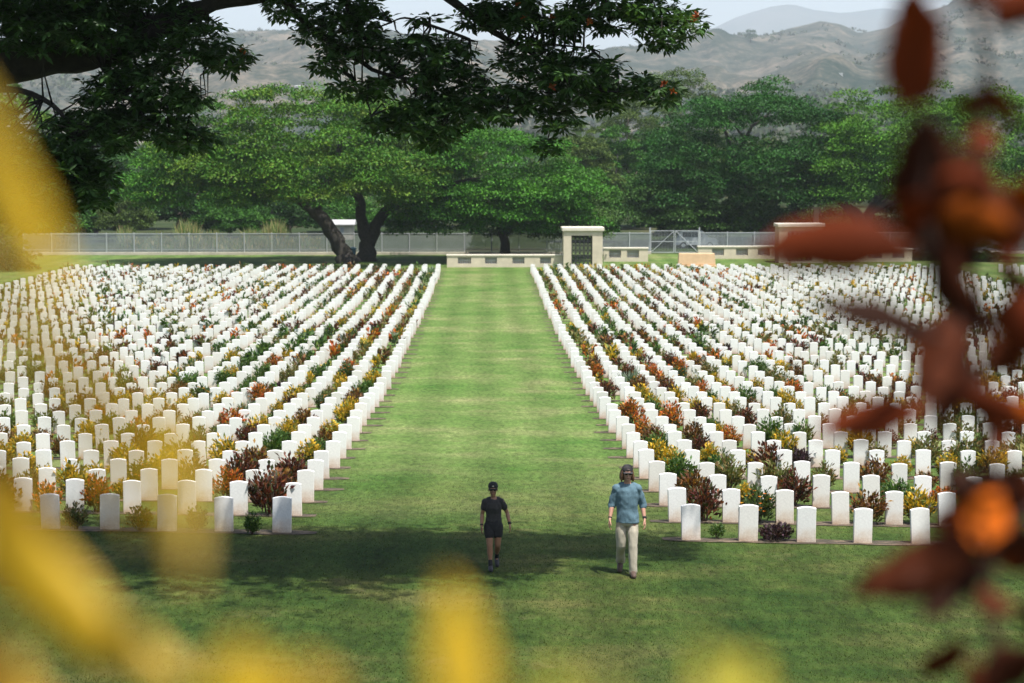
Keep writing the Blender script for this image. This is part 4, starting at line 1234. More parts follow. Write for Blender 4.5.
def hand(mb_, wrist, direc, side, s=1.0):
    """relaxed hand: palm, four unequal curled fingers, thumb off the side. side=+1 for image-right arm"""
    w = Vector(wrist); d = Vector(direc).normalized()
    fwd = Vector((0, -1, 0)); fwd = (fwd - d * fwd.dot(d)).normalized()      # towards thumb edge
    inn = d.cross(fwd).normalized()
    if inn.x * side > 0: inn = -inn                                          # palm faces the thigh
    for k in range(5):                                                       # palm: a flat block of parallel tendons
        f = (k - 2) / 2
        capsule(mb_, [w + d * .005 + fwd * f * .016 * s, w + d * .085 * s + fwd * f * .031 * s], [.017 * s, .0145 * s], 8)
    for k, (ln, f) in enumerate(((.072, .95), (.082, .32), (.076, -.32), (.058, -.95))):
        b = w + d * .085 * s + fwd * f * .031 * s
        d1 = (d + fwd * f * .10 + inn * .18).normalized(); d2 = (d + inn * .60).normalized(); d3 = (d + inn * 1.1).normalized()
        p1 = b + d1 * ln * .45 * s; p2 = p1 + d2 * ln * .32 * s; p3 = p2 + d3 * ln * .26 * s
        capsule(mb_, [b, p1, p2, p3], [.0098 * s, .0088 * s, .008 * s, .007 * s], 8)
    b = w + d * .022 * s + fwd * .026 * s
    p1 = b + (d * .7 + fwd * .75 + inn * .25).normalized() * .042 * s; p2 = p1 + (d * .95 + fwd * .30 + inn * .3).normalized() * .034 * s
    p3 = p2 + (d + inn * .35).normalized() * .024 * s
    capsule(mb_, [b, p1, p2, p3], [.014 * s, .0115 * s, .010 * s, .0085 * s], 8)

def person(loc, rz, H, label, J, opt):
    """J: joints in metres (local, faces -Y). opt: clothing"""
    o = thing('person', loc, label, 'person', rz=rz)
    k = H / 1.86
    fem = opt['female']
    kh = k * (1.17 if fem else 1.04)
    S = lambda *p: Vector(p) * k
    hc = Vector(J['head']); nk = Vector(J['neck'])
    R = Matrix.Rotation(opt.get('headyaw', 0), 3, 'Z') @ Matrix.Rotation(opt.get('headpitch', 0), 3, 'X')
    hp = lambda x, y, z: hc + R @ Vector((x * kh, y * kh, z * kh))
    SH = lambda *p: Vector(p) * kh
    B = MB()
    # head: skull + jaw + chin, nose, ears, brow, lips
    B.ell(hc + R @ SH(0, .012, .025), (.076 * kh, .096 * kh, .098 * kh), 18, 12, R)
    B.ell(hc + R @ SH(0, -.022, -.045), (.060 * kh, .070 * kh, .078 * kh), 16, 10, R)
    B.ell(hc + R @ SH(0, -.062, -.100), (.030 * kh, .026 * kh, .022 * kh), 12, 8, R)
    capsule(B, [hp(0, -.088, .012), hp(0, -.102, -.018), hp(0, -.110, -.034)], [.009 * kh, .012 * kh, .014 * kh], 8)
    B.ell(hc + R @ SH(-.013, -.096, -.036), (.010 * kh, .010 * kh, .008 * kh), 8, 6); B.ell(hc + R @ SH(.013, -.096, -.036), (.010 * kh, .010 * kh, .008 * kh), 8, 6)
    capsule(B, [hp(-.040, -.078, .030), hp(0, -.092, .032), hp(.040, -.078, .030)], [.010 * kh] * 3, 8)
    for s in (-1, 1):
        B.ell(hc + R @ SH(s * .078, .012, -.012), (.010 * kh, .022 * kh, .034 * kh), 10, 8, R)
        B.ell(hc + R @ SH(s * .040, -.066, -.030), (.022 * kh, .022 * kh, .020 * kh), 10, 8, R)
    capsule(B, [hp(-.022, -.088, -.066), hp(0, -.096, -.064), hp(.022, -.088, -.066)], [.007 * kh, .009 * kh, .007 * kh], 8)
    # neck + torso
    sw = opt['shoulder']
    capsule(B, [nk + S(0, .01, -.05), nk + (hc - nk) * .5 + S(0, .005, 0), hc + S(0, .012, -.03)], [.060 * k * opt['neck'], .054 * k * opt['neck'], .055 * k * opt['neck']])
    B.loft([(c[0] * k, c[1] * k, c[2] * k, c[3] * k, c[4] * k) for c in opt['torso']], 22)
    for s in ('L', 'R'):
        sg = 1 if s == 'L' else -1
        sh, el, wr = Vector(J['sh' + s]), Vector(J['el' + s]), Vector(J['wr' + s])
        B.ell(sh, (.062 * k * opt['arm'], .060 * k * opt['arm'], .062 * k * opt['arm']), 12, 8)
        capsule(B, [nk + S(sg * .03, .02, -.05), nk.lerp(sh, .6) + S(0, .01, .0), sh], [.05 * k, .052 * k, .05 * k])
        capsule(B, [sh, sh.lerp(el, .45), el], [.052 * k * opt['arm'], .048 * k * opt['arm'], .037 * k * opt['arm']])
        capsule(B, [el, el.lerp(wr, .3), wr], [.037 * k * opt['arm'], .040 * k * opt['arm'], .025 * k * opt['arm']])
        hand(B, wr, (wr - el).normalized() + Vector((0, 0, -.35)), sg, k * (1.14 if not fem else 1.12))
        hi, kn, an, to = (Vector(J[q + s]) for q in ('hi', 'kn', 'an', 'to'))
        capsule(B, [hi, hi.lerp(kn, .4), kn], [.088 * k * opt['leg'], .078 * k * opt['leg'], .054 * k * opt['leg']])
        mid = kn.lerp(an, .32); bk = Vector((0, .018 * k, 0))
        capsule(B, [kn, mid + bk, kn.lerp(an, .7) + bk * .4, an], [.052 * k * opt['leg'], .056 * k * opt['leg'], .038 * k, .034 * k])
        capsule(B, [an + Vector((0, .02, -.01)) * k, an.lerp(to, .5), an.lerp(to, .86)], [.034 * k, .030 * k, .022 * k])
    remeshed('body', B, 0.0062, opt['skin'], o, 3)
    # shirt
    C = MB(); g = opt['shirt_gap'] * k
    C.loft([(c[0] * k, c[1] * k, c[2] * k, c[3] * k + g, c[4] * k + g) for c in opt['shirt_rings']], 26)
    for s in ('L', 'R'):
        sg = 1 if s == 'L' else -1
        sh, el, wr = Vector(J['sh' + s]), Vector(J['el' + s]), Vector(J['wr' + s])
        C.ell(sh, (.062 * k * opt['arm'] + g * .8,) * 3, 12, 8)
        capsule(C, [nk + S(sg * .055, .02, -.055), nk.lerp(sh, .6) + S(0, .01, .003), sh], [.045 * k + g * .6, .052 * k + g * .6, .054 * k + g * .6])
        if opt['sleeve'] <= 1:
            e = sh.lerp(el, opt['sleeve'])
            capsule(C, [sh, e], [.052 * k * opt['arm'] + g, .056 * k * opt['arm'] + g])
        else:
            e = el.lerp(wr, opt['sleeve'] - 1)
            capsule(C, [sh, sh.lerp(el, .5), el, e], [.050 * k + g, .049 * k + g, .044 * k + g, .042 * k + g])
    remeshed('shirt', C, 0.0085, opt['shirt_mat'], o, 4, (0.017 * k, 8, 5))
    # trousers or shorts
    T = MB(); g2 = .014 * k
    T.loft([(c[0] * k, c[1] * k, c[2] * k, c[3] * k + g2, c[4] * k + g2) for c in opt['hip_rings']], 24)
    for s in ('L', 'R'):
        hi, kn, an = (Vector(J[q + s]) for q in ('hi', 'kn', 'an'))
        if opt['shorts']:
            e = hi.lerp(kn, opt['shorts'])
            capsule(T, [hi, hi.lerp(e, .5), e], [.098 * k * opt['leg'], .094 * k * opt['leg'], .092 * k * opt['leg']])
        else:
            capsule(T, [hi + Vector((0, 0, -.05 * k)), hi.lerp(kn, .5), kn, kn.lerp(an, .5), an + Vector((0, .01, -.015))], [.092 * k, .094 * k, .078 * k, .074 * k, .078 * k])
    remeshed('shorts' if opt['shorts'] else 'trousers', T, 0.0085, opt['pant_mat'], o, 3, (0.012 * k if not opt['shorts'] else .006, 9, 3.5))
    # belt, watch, wristband
    z0 = opt['belt']
    m_ = MB(); m_.loft([(0, opt['belt_y'] * k, (z0 - .018) * k, opt['belt_r'][0] * k, opt['belt_r'][1] * k), (0, opt['belt_y'] * k, (z0 + .018) * k, opt['belt_r'][0] * k, opt['belt_r'][1] * k)], 24)
    if opt['show_belt']:
        m_.build('belt', M['cloth_black'], o, True)
    for s, nm, ln in (('L', 'watch', .020), ('R', 'wristband', .010)):
        el, wr = Vector(J['el' + s]), Vector(J['wr' + s]); c = wr.lerp(el, .10); dd = (el - wr).normalized()
        m_ = MB(); m_.tube([c - dd * ln, c + dd * ln], (.0265 if not fem else .029) * k * opt['arm'] * 1.12, 14)
        if nm == 'watch':
            outw = Vector((1, -.5, 0)).normalized(); m_.ell(c + outw * .030 * k, (.018 * k, .018 * k, .018 * k), 10, 6)
        m_.build(nm, M['cloth_black'], o, True)
    # shoes (and socks)
    for s in ('L', 'R'):
        kn, an, to = (Vector(J[q + s]) for q in ('kn', 'an', 'to'))
        m_ = MB()
        heel = an + Vector((0, .035, -.045)) * k
        capsule(m_, [an + Vector((0, .005, .01)) * k, heel.lerp(an, .4)], [.050 * k, .050 * k])
        capsule(m_, [heel, heel.lerp(to, .5) + Vector((0, 0, .012)) * k, to], [.047 * k, .053 * k, .045 * k])
        sh_ = remeshed('shoe', m_, 0.008, opt['shoe_mat'], o, 3)
        if opt['shorts']:
            m_ = MB(); e = an.lerp(kn, .26); capsule(m_, [an, e], [.044 * k, .046 * k]); m_.build('sock', M['cloth_black'], o, True)
    # hair
    m_ = MB()
    m_.ell(hc + R @ SH(0, .028, .035), (.084 * kh, .096 * kh, .092 * kh), 16, 10, R)
    if fem:
        m_.ell(hc + R @ SH(0, .085, -.02), (.062 * kh, .045 * kh, .06 * kh), 12, 8, R)
        capsule(m_, [hp(0, .115, .0), hp(0, .150, -.06), hp(.01, .140, -.16)], [.032 * kh, .034 * kh, .014 * kh])
    else:
        for sgn in (-1, 1):
            for q in range(5):
                x = sgn * (.066 + .012 * random.random()); y = -.02 + .026 * q
                capsule(m_, [hp(x, y, .03), hp(x * 1.22, y + .006, -.06), hp(x * (1.28 + .1 * random.random()), y + .008, -.108 - .025 * random.random())], [.022 * kh, .026 * kh, .014 * kh], 8)
        for q in range(7):
            x = (-.06 + .02 * q); capsule(m_, [hp(x, .085, .02), hp(x * 1.2, .098, -.07), hp(x * 1.3, .09, -.13)], [.03 * kh, .03 * kh, .015 * kh], 8)
    remeshed('hair', m_, 0.007, opt['hair_mat'], o, 2, (0.006, 40, 14))
    # cap: crown, brim, badge
    cr = MB()
    rings = []
    for z, f in ((.028, 1.0), (.050, 1.0), (.085, .93), (.108, .78), (.124, .5), (.131, .15)):
        rings.append([hp(.090 * f * math.cos(2 * PI * j / 20), .014 + .106 * f * math.sin(2 * PI * j / 20), z + .004) for j in range(20)])
    cr.rings(rings)
    cap_ = cr.build('cap', opt['cap_mat'], o, True)
    br = MB(); n = 12; top = []; bot = []
    for i in range(n + 1):
        t_ = -1 + 2 * i / n
        x = .078 * math.sin(t_ * 1.25) / math.sin(1.25); edge = -.070 - .066 * math.sqrt(max(0, 1 - (t_ ** 2) * .98)); dz = -.020 * t_ * t_
        for y, z in ((-.060, .034 + dz * .6), (edge, .020 + dz)):
            top.append(hp(x, y, z + .003)); bot.append(hp(x, y, z - .003))
    vs = top + bot; nn_ = len(top); fs = []
    for i in range(n):
        a0 = 2 * i
        fs += [(a0, a0 + 2, a0 + 3, a0 + 1), (nn_ + a0, nn_ + a0 + 1, nn_ + a0 + 3, nn_ + a0 + 2), (a0 + 1, a0 + 3, nn_ + a0 + 3, nn_ + a0 + 1), (a0, nn_ + a0, nn_ + a0 + 2, a0 + 2)]
    br.add(vs, fs); br.build('brim', opt['cap_mat'], cap_)
    bd = MB(); bd.ell(hp(0, -.098, .072), (.020 * kh, .006 * kh, .013 * kh), 10, 6, R); bd.build('badge', opt['badge_mat'], cap_, True)
    # sunglasses
    sg_ = MB()
    for s in (-1, 1):
        sg_.ell(hp(s * .034, -.088, .004), (.029 * kh, .010 * kh, .021 * kh), 12, 8, R)
        capsule(sg_, [hp(s * .060, -.078, .010), hp(s * .082, -.03, .010), hp(s * .084, .01, .006)], [.0045 * kh] * 3, 6)
    capsule(sg_, [hp(-.012, -.097, .008), hp(.012, -.097, .008)], [.004 * kh] * 2, 6)
    sg_.build('sunglasses', M['glasses'], o, True)
    mo = MB(); capsule(mo, [hp(-.020, -.0945, -.066), hp(0, -.103, -.065), hp(.020, -.0945, -.066)], [.0035 * kh, .005 * kh, .0035 * kh], 6); mo.build('mouth', M['lips'], o, True)
    return o

def cloth(name, col, var=.12, bump=.5, sc_=40):
    return plain(name, col, .92, var=var, scale=sc_, bump=bump)
M['cloth_black'] = cloth('black_cloth', (0.016, 0.016, 0.018))
M['cloth_grey'] = cloth('charcoal_cloth', (0.030, 0.028, 0.028))
M['cloth_blue'] = cloth('blue_grey_cloth', (0.095, 0.165, 0.205), .14, .5, 16)
M['cloth_khaki'] = cloth('pale_khaki_cloth', (0.40, 0.36, 0.28), .08, .5, 18)
M['skin_tan'] = plain('skin_tan', (0.25, 0.125, 0.072), .55, var=.08, scale=20)
M['skin_fair'] = plain('skin_fair', (0.42, 0.22, 0.15), .55, var=.08, scale=20)
M['hair_brown'] = plain('auburn_hair', (0.13, 0.062, 0.028), .7, var=.35, scale=60)
M['hair_dark'] = plain('dark_hair', (0.03, 0.02, 0.014), .7, var=.3, scale=60)
M['boot'] = plain('brown_boot', (0.075, 0.045, 0.032), .7, var=.2, scale=20)
M['shoe_dark'] = plain('dark_shoe', (0.022, 0.022, 0.026), .7, var=.2, scale=20)
M['cap_grey'] = cloth('dark_grey_cap', (0.040, 0.036, 0.038))
M['cap_badge'] = cloth('pale_badge', (0.40, 0.36, 0.30))
M['cap_badge_dull'] = cloth('dull_badge', (0.14, 0.10, 0.09))
M['glasses'] = plain('dark_glasses', (0.012, 0.012, 0.014), .12, var=.05)
M['lips'] = plain('lips', (0.33, 0.12, 0.10), .5, var=.05)

def sc_j(J, k): return {a: tuple(c * k for c in v) for a, v in J.items()}
# man: walking towards the camera, his left leg (image right) forward
J = {'head': (0, -.03, 1.745), 'neck': (0, .0, 1.585),
     'shL': (.180, .0, 1.478), 'elL': (.252, .055, 1.205), 'wrL': (.290, -.055, .965),
     'shR': (-.180, .0, 1.478), 'elR': (-.256, .02, 1.205), 'wrR': (-.292, -.10, .970),
     'hiL': (.095, .0, .945), 'knL': (.098, -.120, .520), 'anL': (.100, -.150, .100), 'toL': (.115, -.345, .042),
     'hiR': (-.095, .0, .945), 'knR': (-.105, -.015, .505), 'anR': (-.112, .285, .195), 'toR': (-.125, .150, .045)}
torso = [(0, 0, .86, .10, .09), (0, 0, .90, .150, .105), (0, 0, .98, .160, .112), (0, 0, 1.08, .148, .100), (0, 0, 1.20, .155, .105), (0, 0, 1.34, .178, .118), (0, 0, 1.44, .180, .112), (0, .005, 1.52, .140, .085), (0, .01, 1.57, .07, .06)]
shirt = [(0, 0, .895, .176, .130), (0, 0, .905, .182, .136), (0, 0, 1.02, .174, .124), (0, 0, 1.12, .162, .114), (0, 0, 1.24, .170, .118), (0, 0, 1.36, .186, .124), (0, 0, 1.45, .186, .116), (0, .005, 1.52, .150, .090), (0, .008, 1.555, .085, .066), (0, .008, 1.562, .070, .058)]
hips = [(0, 0, .84, .10, .085), (0, 0, .88, .148, .104), (0, 0, .96, .162, .116), (0, 0, 1.03, .155, .108), (0, 0, 1.05, .150, .104)]
km = 1.86 / 1.86
mp_ = at(627, 576.5, 34.95); mz = G(mp_.x, 34.95)
person((mp_.x, 34.95, mz - .005), math.radians(-4), 1.86, 'tall man in blue long-sleeved top, pale khaki trousers and dark cap, walking on the lawn', sc_j(J, km),
       dict(female=False, shoulder=.2, neck=1.08, torso=torso, shirt_rings=shirt, shirt_gap=.018, hip_rings=hips, arm=1.05, leg=1.0, sleeve=1.16, shorts=0, belt=1.0, belt_y=0, belt_r=(.17, .12), show_belt=False,
            skin=M['skin_fair'], shirt_mat=M['cloth_blue'], pant_mat=M['cloth_khaki'], shoe_mat=M['boot'], hair_mat=M['hair_brown'], cap_mat=M['cap_grey'], badge_mat=M['cap_badge_dull'], headyaw=math.radians(8), headpitch=math.radians(4)))
# woman: her right leg (image left) forward
J = {'head': (-.01, -.03, 1.735), 'neck': (0, .0, 1.575),
     'shL': (.172, .0, 1.455), 'elL': (.295, .06, 1.215), 'wrL': (.345, -.04, .975),
     'shR': (-.172, .0, 1.455), 'elR': (-.240, .03, 1.190), 'wrR': (-.258, -.10, .955),
     'hiL': (.095, .0, .950), 'knL': (.090, -.010, .525), 'anL': (.085, .300, .200), 'toL': (.090, .170, .045),
     'hiR': (-.095, .0, .950), 'knR': (-.085, -.120, .520), 'anR': (-.072, -.160, .100), 'toR': (-.072, -.350, .040)}
torso = [(0, 0, .86, .10, .09), (0, 0, .90, .155, .11), (0, 0, .98, .172, .120), (0, 0, 1.10, .142, .098), (0, 0, 1.20, .140, .098), (0, -.012, 1.33, .160, .122), (0, -.005, 1.42, .165, .108), (0, .005, 1.50, .130, .080), (0, .01, 1.56, .062, .055)]
shirt = [(0, 0, 1.035, .150, .105), (0, 0, 1.045, .160, .112), (0, 0, 1.12, .148, .102), (0, 0, 1.21, .146, .102), (0, -.012, 1.33, .164, .126), (0, -.005, 1.42, .168, .110), (0, .005, 1.49, .140, .084), (0, .008, 1.515, .095, .064)]
hips = [(0, 0, .83, .11, .09), (0, 0, .88, .160, .115), (0, 0, .98, .174, .122), (0, 0, 1.06, .152, .106), (0, 0, 1.085, .148, .102)]
kw = 1.48 / 1.86
wp_ = at(493.5, 570.5, 35.25); wz = G(wp_.x, 35.25)
wo = person((wp_.x, 35.25, wz - .005), math.radians(3), 1.48, 'woman in black cap, dark grey T-shirt and short black shorts, walking on the shaded lawn', sc_j(J, kw),
       dict(female=True, shoulder=.2, neck=.92, torso=torso, shirt_rings=shirt, shirt_gap=.015, hip_rings=hips, arm=1.1, leg=1.17, sleeve=.50, shorts=.48, belt=1.05, belt_y=0, belt_r=(.166, .120), show_belt=True,
            skin=M['skin_tan'], shirt_mat=M['cloth_grey'], pant_mat=M['cloth_black'], shoe_mat=M['shoe_dark'], hair_mat=M['hair_dark'], cap_mat=M['cloth_black'], badge_mat=M['cap_badge'], headyaw=math.radians(-3), headpitch=math.radians(3)))
# ------------------------------------------------------------------ garden shrubs right in front of the camera
def big_leaf(mb_, base, tip, width, col, curl=0.10, twist=0.0, n=9, world=Vector()):
    """lance-shaped leaf blade with midrib fold and a thin real thickness; width in metres"""
    b = Vector(base); t = Vector(tip); ax = t - b; L = ax.length; d = ax.normalized()
    view = (b + world - CAMP).normalized()
    s = d.cross(view).normalized(); nrm_ = s.cross(d).normalized()
    Rm = Matrix.Rotation(twist, 3, d); s = Rm @ s; nrm_ = Rm @ nrm_
    top = []; cl = []
    sway = random.uniform(-.07, .07) * L; k0 = random.uniform(.55, 1.0); k1 = random.uniform(.8, 1.5); ph = random.uniform(0, 6)
    for i in range(n + 1):
        u = i / n
        w = width * 0.5 * (math.sin(PI * min(1, 0.04 + u * 0.97)) ** 0.72) * (1.12 - .24 * u)
        c = b + ax * u + nrm_ * (math.sin(PI * u) * curl * L) + s * (math.sin(PI * u) * sway)
        ed = (math.sin(u * 13 + ph) * 0.035 + math.sin(u * 23 + 2 * ph) * 0.03) * width; w *= 1 + .07 * math.sin(u * 9 + ph)
        kk = k0 + (k1 - k0) * u; cl += [tuple(min(.9, x * kk * f) for x in col) for f in (1.0, .7, 1.1)]
        top.append((c - s * (w + ed) - nrm_ * w * .22, c, c + s * (w - ed) - nrm_ * w * .22))
    th = nrm_ * 0.0004
    vs = []; fs = []; m_ = n + 1
    for off in (0, 1):
        for r in top:
            vs += [p - th * off for p in r]
    for i in range(n):
        for j in (0, 1):
            a = i * 3 + j
            fs.append((a, a + 1, a + 4, a + 3)); a += m_ * 3
            fs.append((a, a + 3, a + 4, a + 1))
    for i in range(n):
        for j in (0, 2):
            a = i * 3 + j; q = a + m_ * 3
            fs.append((a, a + 3, q + 3, q) if j == 0 else (a, q, q + 3, a + 3))
    mb_.add(vs, fs, col)
    mb_.c[-len(vs):] = cl + cl

def shrub(name, loc, label, leaf_list, stems, stem_mat, ys=1.0, lm='leaf_near'):
    o = thing(name, loc, label, 'shrub')
    L0 = Vector(loc)
    m_ = MB()
    for (bx, by, tx, ty, wpx, Y, col, tw) in leaf_list:
        Y = Y * ys
        dd = .55 * (ty - by) / FPX * Y if ys == 1.0 else 0.0
        b = at(bx, by, Y + dd); t = at(tx, ty, Y - dd + random.uniform(-.03, .03) * Y)
        big_leaf(m_, b - L0 , t - L0, wpx / FPX * Y, col, random.uniform(-.10, .10), tw, world=L0)
    # leaf directions were taken from the world; the mesh is local to the shrub
    m_.build('foliage', M[lm], o, True, True)
    s_ = MB()
    for pts, rad in stems:
        s_.tube([Vector(p) - L0 for p in pts], rad, 8, .06)
    s_.build('stems', stem_mat, o, True)
    return o
yb = (0.60, 0.40, 0.004); yo = (0.56, 0.34, 0.004); yg = (0.44, 0.38, 0.03)
yx, yy = at(-60, 700, .80).x, .80
YL = [(-30, 74, 74, 308, 46, .84, yb, .1), (-85, 170, 10, 345, 40, .84, yo, .3),
      (40, 290, 172, 480, 34, .70, yb, .8), (158, 400, 192, 598, 42, .82, yb, .2), (50, 330, 150, 540, 28, .70, yb, .7), (-30, 270, 40, 430, 30, .68, yb, .6),
      (-40, 475, 205, 700, 74, .90, yb, .1), (-70, 600, 70, 745, 66, .84, yo, .3), (-50, 440, 40, 560, 50, .82, yo, .5), (-20, 640, 40, 760, 40, .84, yo, .6),
      (455, 760, 447, 575, 60, .82, yb, .1), (270, 740, 235, 640, 70, .70, yb, .5), (330, 740, 300, 662, 50, .70, yo, .6),
      (710, 740, 702, 645, 36, .76, yg, .5), (765, 745, 752, 655, 40, .78, yg, .6), (560, 740, 566, 668, 34, .76, yg, .4), (610, 745, 600, 672, 26, .76, yg, .4)]
for q in range(70):   # the rest of the bush, below and left of the picture
    bx = random.uniform(-420, 820); by = random.uniform(760, 1250)
    a = random.uniform(-2.4, -.7); L_ = random.uniform(120, 230)
    if by - 230 < 690 and bx > -250: by += 220
    if -250 < bx + L_ * math.cos(a) < 1000 and by + L_ * math.sin(a) < 800: continue
    YL.append((bx, by, bx + L_ * math.cos(a), by + L_ * math.sin(a), random.uniform(40, 75), random.uniform(.66, .95), random.choice([yb, yo, yg]), random.uniform(-.8, .8)))
ygr = G(yx, .8)
def yst(px, py, Y, u0=.05):
    e = at(px, py, Y); g0 = Vector((e.x - .12 if px < 100 else e.x * .55 - .05, .82, ygr - .02))
    return ([g0, g0.lerp(e, .5) + Vector((-.03 if px < 100 else .02, .02, .02)), e], [.010, .008, .003])
shrub('yellow_croton', (yx, yy, ygr), 'out-of-focus yellow-leaved shrub right beside the camera at left and bottom', YL,
      [yst(-40, 68, .86), yst(-90, 165, .84), yst(-30, 480, .82), yst(-60, 560, .80), yst(455, 755, .82), yst(270, 738, .70), yst(710, 740, .76), yst(765, 745, .78), yst(560, 740, .76), ([at(-140, 520, .80), at(-60, 380, .78), at(40, 330, .78), at(158, 402, .82)], [.004, .003, .002, .0012])], M['stem_yellow'])
rb = (0.095, 0.024, 0.009); rd = (0.060, 0.017, 0.008); rr2 = (0.150, 0.028, 0.008); ro = (0.44, 0.095, 0.006); rk = (0.030, 0.012, 0.007)  # croton reds with shade painted into the dark tones, sunlight into the orange
YR = 1.95
RS = 1.26
rx0 = at(995, 700, YR).x
RL = [(905, 108, 912, -18, 60, 1.5, rr2, .2), (925, 105, 892, 20, 48, 1.52, rd, .5),
      (930, 118, 915, 250, 60, 1.55, rd, .3), (965, 150, 925, 265, 70, 1.6, rb, .3), (985, 160, 962, 280, 55, 1.6, rk, .4), (900, 190, 962, 262, 50, 1.55, rb, .4),
      (915, 250, 748, 252, 58, 1.5, rr2, .15), (880, 240, 768, 268, 34, 1.55, rd, .5), (892, 205, 940, 215, 40, 1.5, rr2, .5),
      (942, 214, 1016, 230, 46, 1.5, ro, .1), (1010, 205, 1050, 190, 40, 1.5, ro, .3), (1035, 235, 985, 190, 40, 1.56, rb, .4),
      (935, 335, 805, 303, 42, 1.5, rk, .6), (985, 320, 900, 345, 42, 1.6, rd, .5), (950, 320, 922, 410, 48, 1.55, rb, .3), (1000, 300, 1050, 360, 60, 1.5, rr2, .2), (985, 340, 1030, 372, 46, 1.55, rb, .3), (930, 270, 1000, 330, 40, 1.6, rk, .5),
      (925, 408, 812, 432, 46, 1.5, rr2, .35), (960, 395, 1030, 425, 42, 1.5, rr2, .2), (992, 420, 1050, 412, 34, 1.5, ro, .2), (985, 420, 940, 370, 30, 1.6, rk, .5),
      (975, 545, 998, 490, 46, 1.5, ro, .15), (945, 530, 1005, 510, 40, 1.52, rr2, .3),
      (985, 535, 845, 594, 58, 1.5, rb, .25), (965, 560, 905, 585, 36, 1.55, rd, .4), (985, 560, 922, 622, 42, 1.6, rk, .5), (985, 530, 1050, 570, 56, 1.6, rd, .3), (1000, 470, 1050, 520, 50, 1.6, rb, .4), (985, 500, 940, 470, 36, 1.62, rk, .5),
      (985, 690, 1040, 650, 50, 1.5, rd, .3), (1000, 720, 965, 660, 46, 1.55, rb, .4), (1030, 600, 1060, 650, 40, 1.6, rd, .4), (945, 130, 905, 235, 42, 1.56, rd, .2), (940, 240, 980, 330, 36, 1.56, rd, .2), (985, 460, 1012, 550, 34, 1.57, rd, .3), (965, 330, 940, 440, 44, 1.57, rd, .3), (1000, 250, 960, 180, 46, 1.6, rk, .3), (990, 20, 1050, -5, 46, 1.5, rr2, .2), (1000, 8, 960, -30, 36, 1.55, rb, .3)]
for q in range(20):
    u = random.random(); sx = 985 + 18 * math.sin(u * 5); sy = 80 + 600 * u
    a = random.uniform(0, 2 * PI); L_ = random.uniform(35, 75)
    RL.append((sx, sy, sx + L_ * math.cos(a), sy + L_ * math.sin(a) * .8, random.uniform(16, 34), random.uniform(1.48, 1.64), random.choice([rb, rr2, rr2, rb]), random.uniform(-.9, .9)))
for q in range(60):
    bx = random.uniform(1060, 1500); by = random.uniform(-200, 1300); a = random.uniform(0, 2 * PI); L_ = random.uniform(80, 130)
    RL.append((bx, by, bx + L_ * math.cos(a) * .6 + 30, by + L_ * math.sin(a), random.uniform(35, 60), random.uniform(1.45, 1.8), random.choice([rb, rd, rr2, ro, rk]), random.uniform(-.6, .6)))
rgr = G(rx0, YR)
g0 = Vector((rx0 + .01, YR + .02, rgr - .02))
M['leaf_red'] = leafmat('leaf_red', 0.22, 0.7, 0.08, 0.25, tint=(1.3, 0.9, 0.5))
shrub('red_croton', (rx0, YR, rgr), 'out-of-focus shrub with shaded dark red and sunlit orange leaves at the right edge', RL,
      [([g0, at(1000, 900, 1.57 * RS), at(997, 683, 1.57 * RS), at(992, 600, 1.57 * RS), at(986, 520, 1.57 * RS), at(987, 430, 1.58 * RS), at(966, 350, 1.58 * RS), at(938, 280, 1.57 * RS), at(920, 200, 1.56 * RS), at(935, 120, 1.55 * RS), at(905, 108, 1.52 * RS)], [0.0078, 0.0065, 0.0055, 0.0053, 0.0049, 0.0049, 0.0059, 0.0065, 0.0053, 0.0039, 0.0020]),
       ([at(987, 430, 1.58 * RS), at(985, 330, 1.6 * RS), at(977, 240, 1.6 * RS), at(983, 130, 1.6 * RS), at(987, 60, 1.6 * RS), at(975, 12, 1.58 * RS), at(945, -10, 1.56 * RS), at(912, -15, 1.52 * RS)], [0.0039, 0.0036, 0.0036, 0.0039, 0.0042, 0.0042, 0.0033, 0.0020]),
       ([at(986, 560, 1.57 * RS), at(1000, 540, 1.55 * RS), at(1040, 500, 1.56 * RS), at(1120, 440, 1.6 * RS)], [0.0039, 0.0033, 0.0026, 0.0020]),
       ([at(1000, 900, 1.57 * RS), at(1060, 700, 1.6 * RS), at(1120, 500, 1.65 * RS), at(1160, 200, 1.7 * RS), at(1150, -100, 1.7 * RS)], [0.0065, 0.0053, 0.0046, 0.0039, 0.0026]),
       ([at(940, 285, 1.57 * RS), at(920, 265, 1.55 * RS), at(905, 262, 1.5 * RS)], [0.0026, 0.0020, 0.0013]), ([at(966, 350, 1.58 * RS), at(945, 335, 1.55 * RS), at(930, 335, 1.5 * RS)], [0.0033, 0.0026, 0.0020])], M['stem_red'], RS, 'leaf_red')

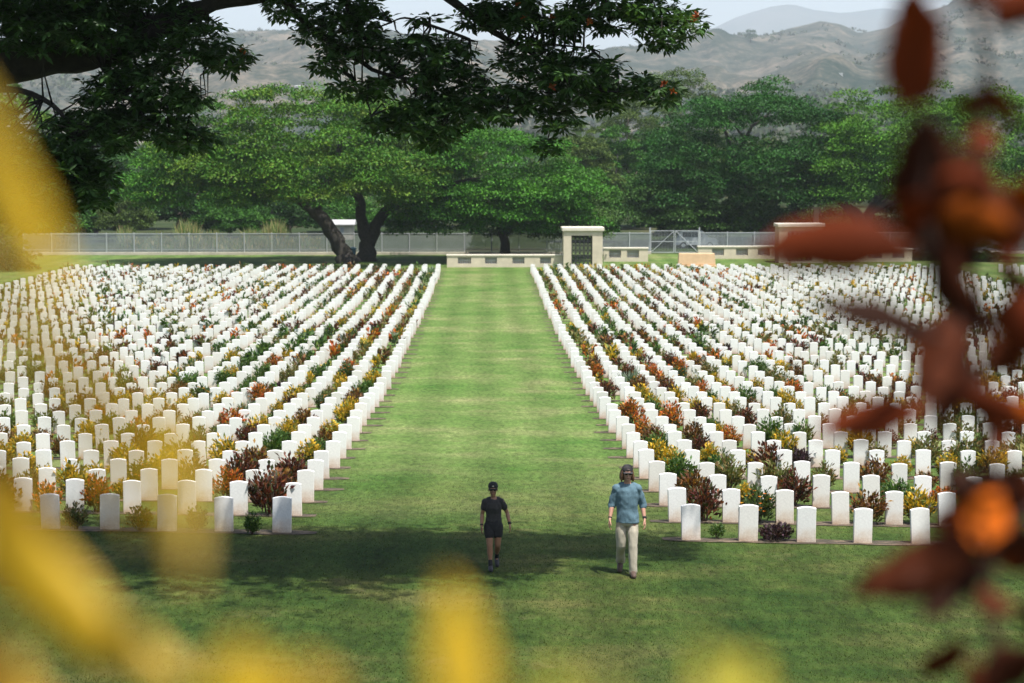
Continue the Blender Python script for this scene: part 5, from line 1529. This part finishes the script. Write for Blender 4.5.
# ------------------------------------------------------------------ air
m = bpy.data.materials.new('haze'); m.use_nodes = True
nt = m.node_tree; nt.nodes.clear()
vo = nd(nt, 'ShaderNodeVolumePrincipled'); vo.inputs['Color'].default_value = (0.82, 0.91, 1.0, 1); vo.inputs['Density'].default_value = 0.00009; vo.inputs['Anisotropy'].default_value = 0.0
on = nd(nt, 'ShaderNodeOutputMaterial'); nt.links.new(vo.outputs[0], on.inputs['Volume'])
zlo = min(G(0, 300), -4) - 14
mb = MB(); mb.box(-8000, 8000, -80, 14600, zlo, 1150)
tag(mb.build('haze', m), 'thin pale blue haze in the air', 'haze', kind='stuff')

# ------------------------------------------------------------------ light, sky, camera
SUN_EL, SUN_AZ = math.radians(69), math.radians(218)     # azimuth from +Y towards +X
sd = Vector((math.sin(SUN_AZ) * math.cos(SUN_EL), math.cos(SUN_AZ) * math.cos(SUN_EL), math.sin(SUN_EL)))
# light comes from behind the camera and a little to the right
sd.x = abs(sd.x)
li = bpy.data.lights.new('sun', 'SUN'); li.energy = 4.2; li.angle = math.radians(0.6); li.color = (1.0, 0.97, 0.915)
lo = bpy.data.objects.new('sun', li); COL.objects.link(lo); lo.location = (0, -20, 60)
lo.rotation_euler = sd.to_track_quat('Z', 'Y').to_euler()
w = bpy.data.worlds.new('World'); sc.world = w; w.use_nodes = True
nt = w.node_tree
sky = nt.nodes.new('ShaderNodeTexSky'); sky.sky_type = 'NISHITA'; sky.sun_disc = False
sky.sun_elevation = SUN_EL; sky.sun_rotation = math.atan2(sd.x, sd.y)
sky.air_density = 1.0; sky.dust_density = 3.0; sky.ozone_density = 1.0
bg = nt.nodes['Background']; bg.inputs['Strength'].default_value = 0.10
nt.links.new(sky.outputs[0], bg.inputs['Color'])

cam = bpy.data.cameras.new('camera'); co = bpy.data.objects.new('camera', cam); COL.objects.link(co)
cam.sensor_width = 36; cam.lens = FPX / 1024 * 36; cam.clip_start = 0.05; cam.clip_end = 20000
co.location = CAMP; co.rotation_euler = cam_eul
cam.dof.use_dof = True; cam.dof.focus_distance = 38; cam.dof.aperture_fstop = 2.7
sc.camera = co
vs_ = sc.view_settings
vs_.view_transform = 'Standard'; vs_.look = 'None'; vs_.exposure = 0.88; vs_.gamma = 1.0; vs_.use_curve_mapping = False
sc.cycles.use_denoising = True
sc.cycles.max_bounces = 6; sc.cycles.diffuse_bounces = 3; sc.cycles.glossy_bounces = 2; sc.cycles.transmission_bounces = 4; sc.cycles.volume_bounces = 1
sc.cycles.use_adaptive_sampling = True
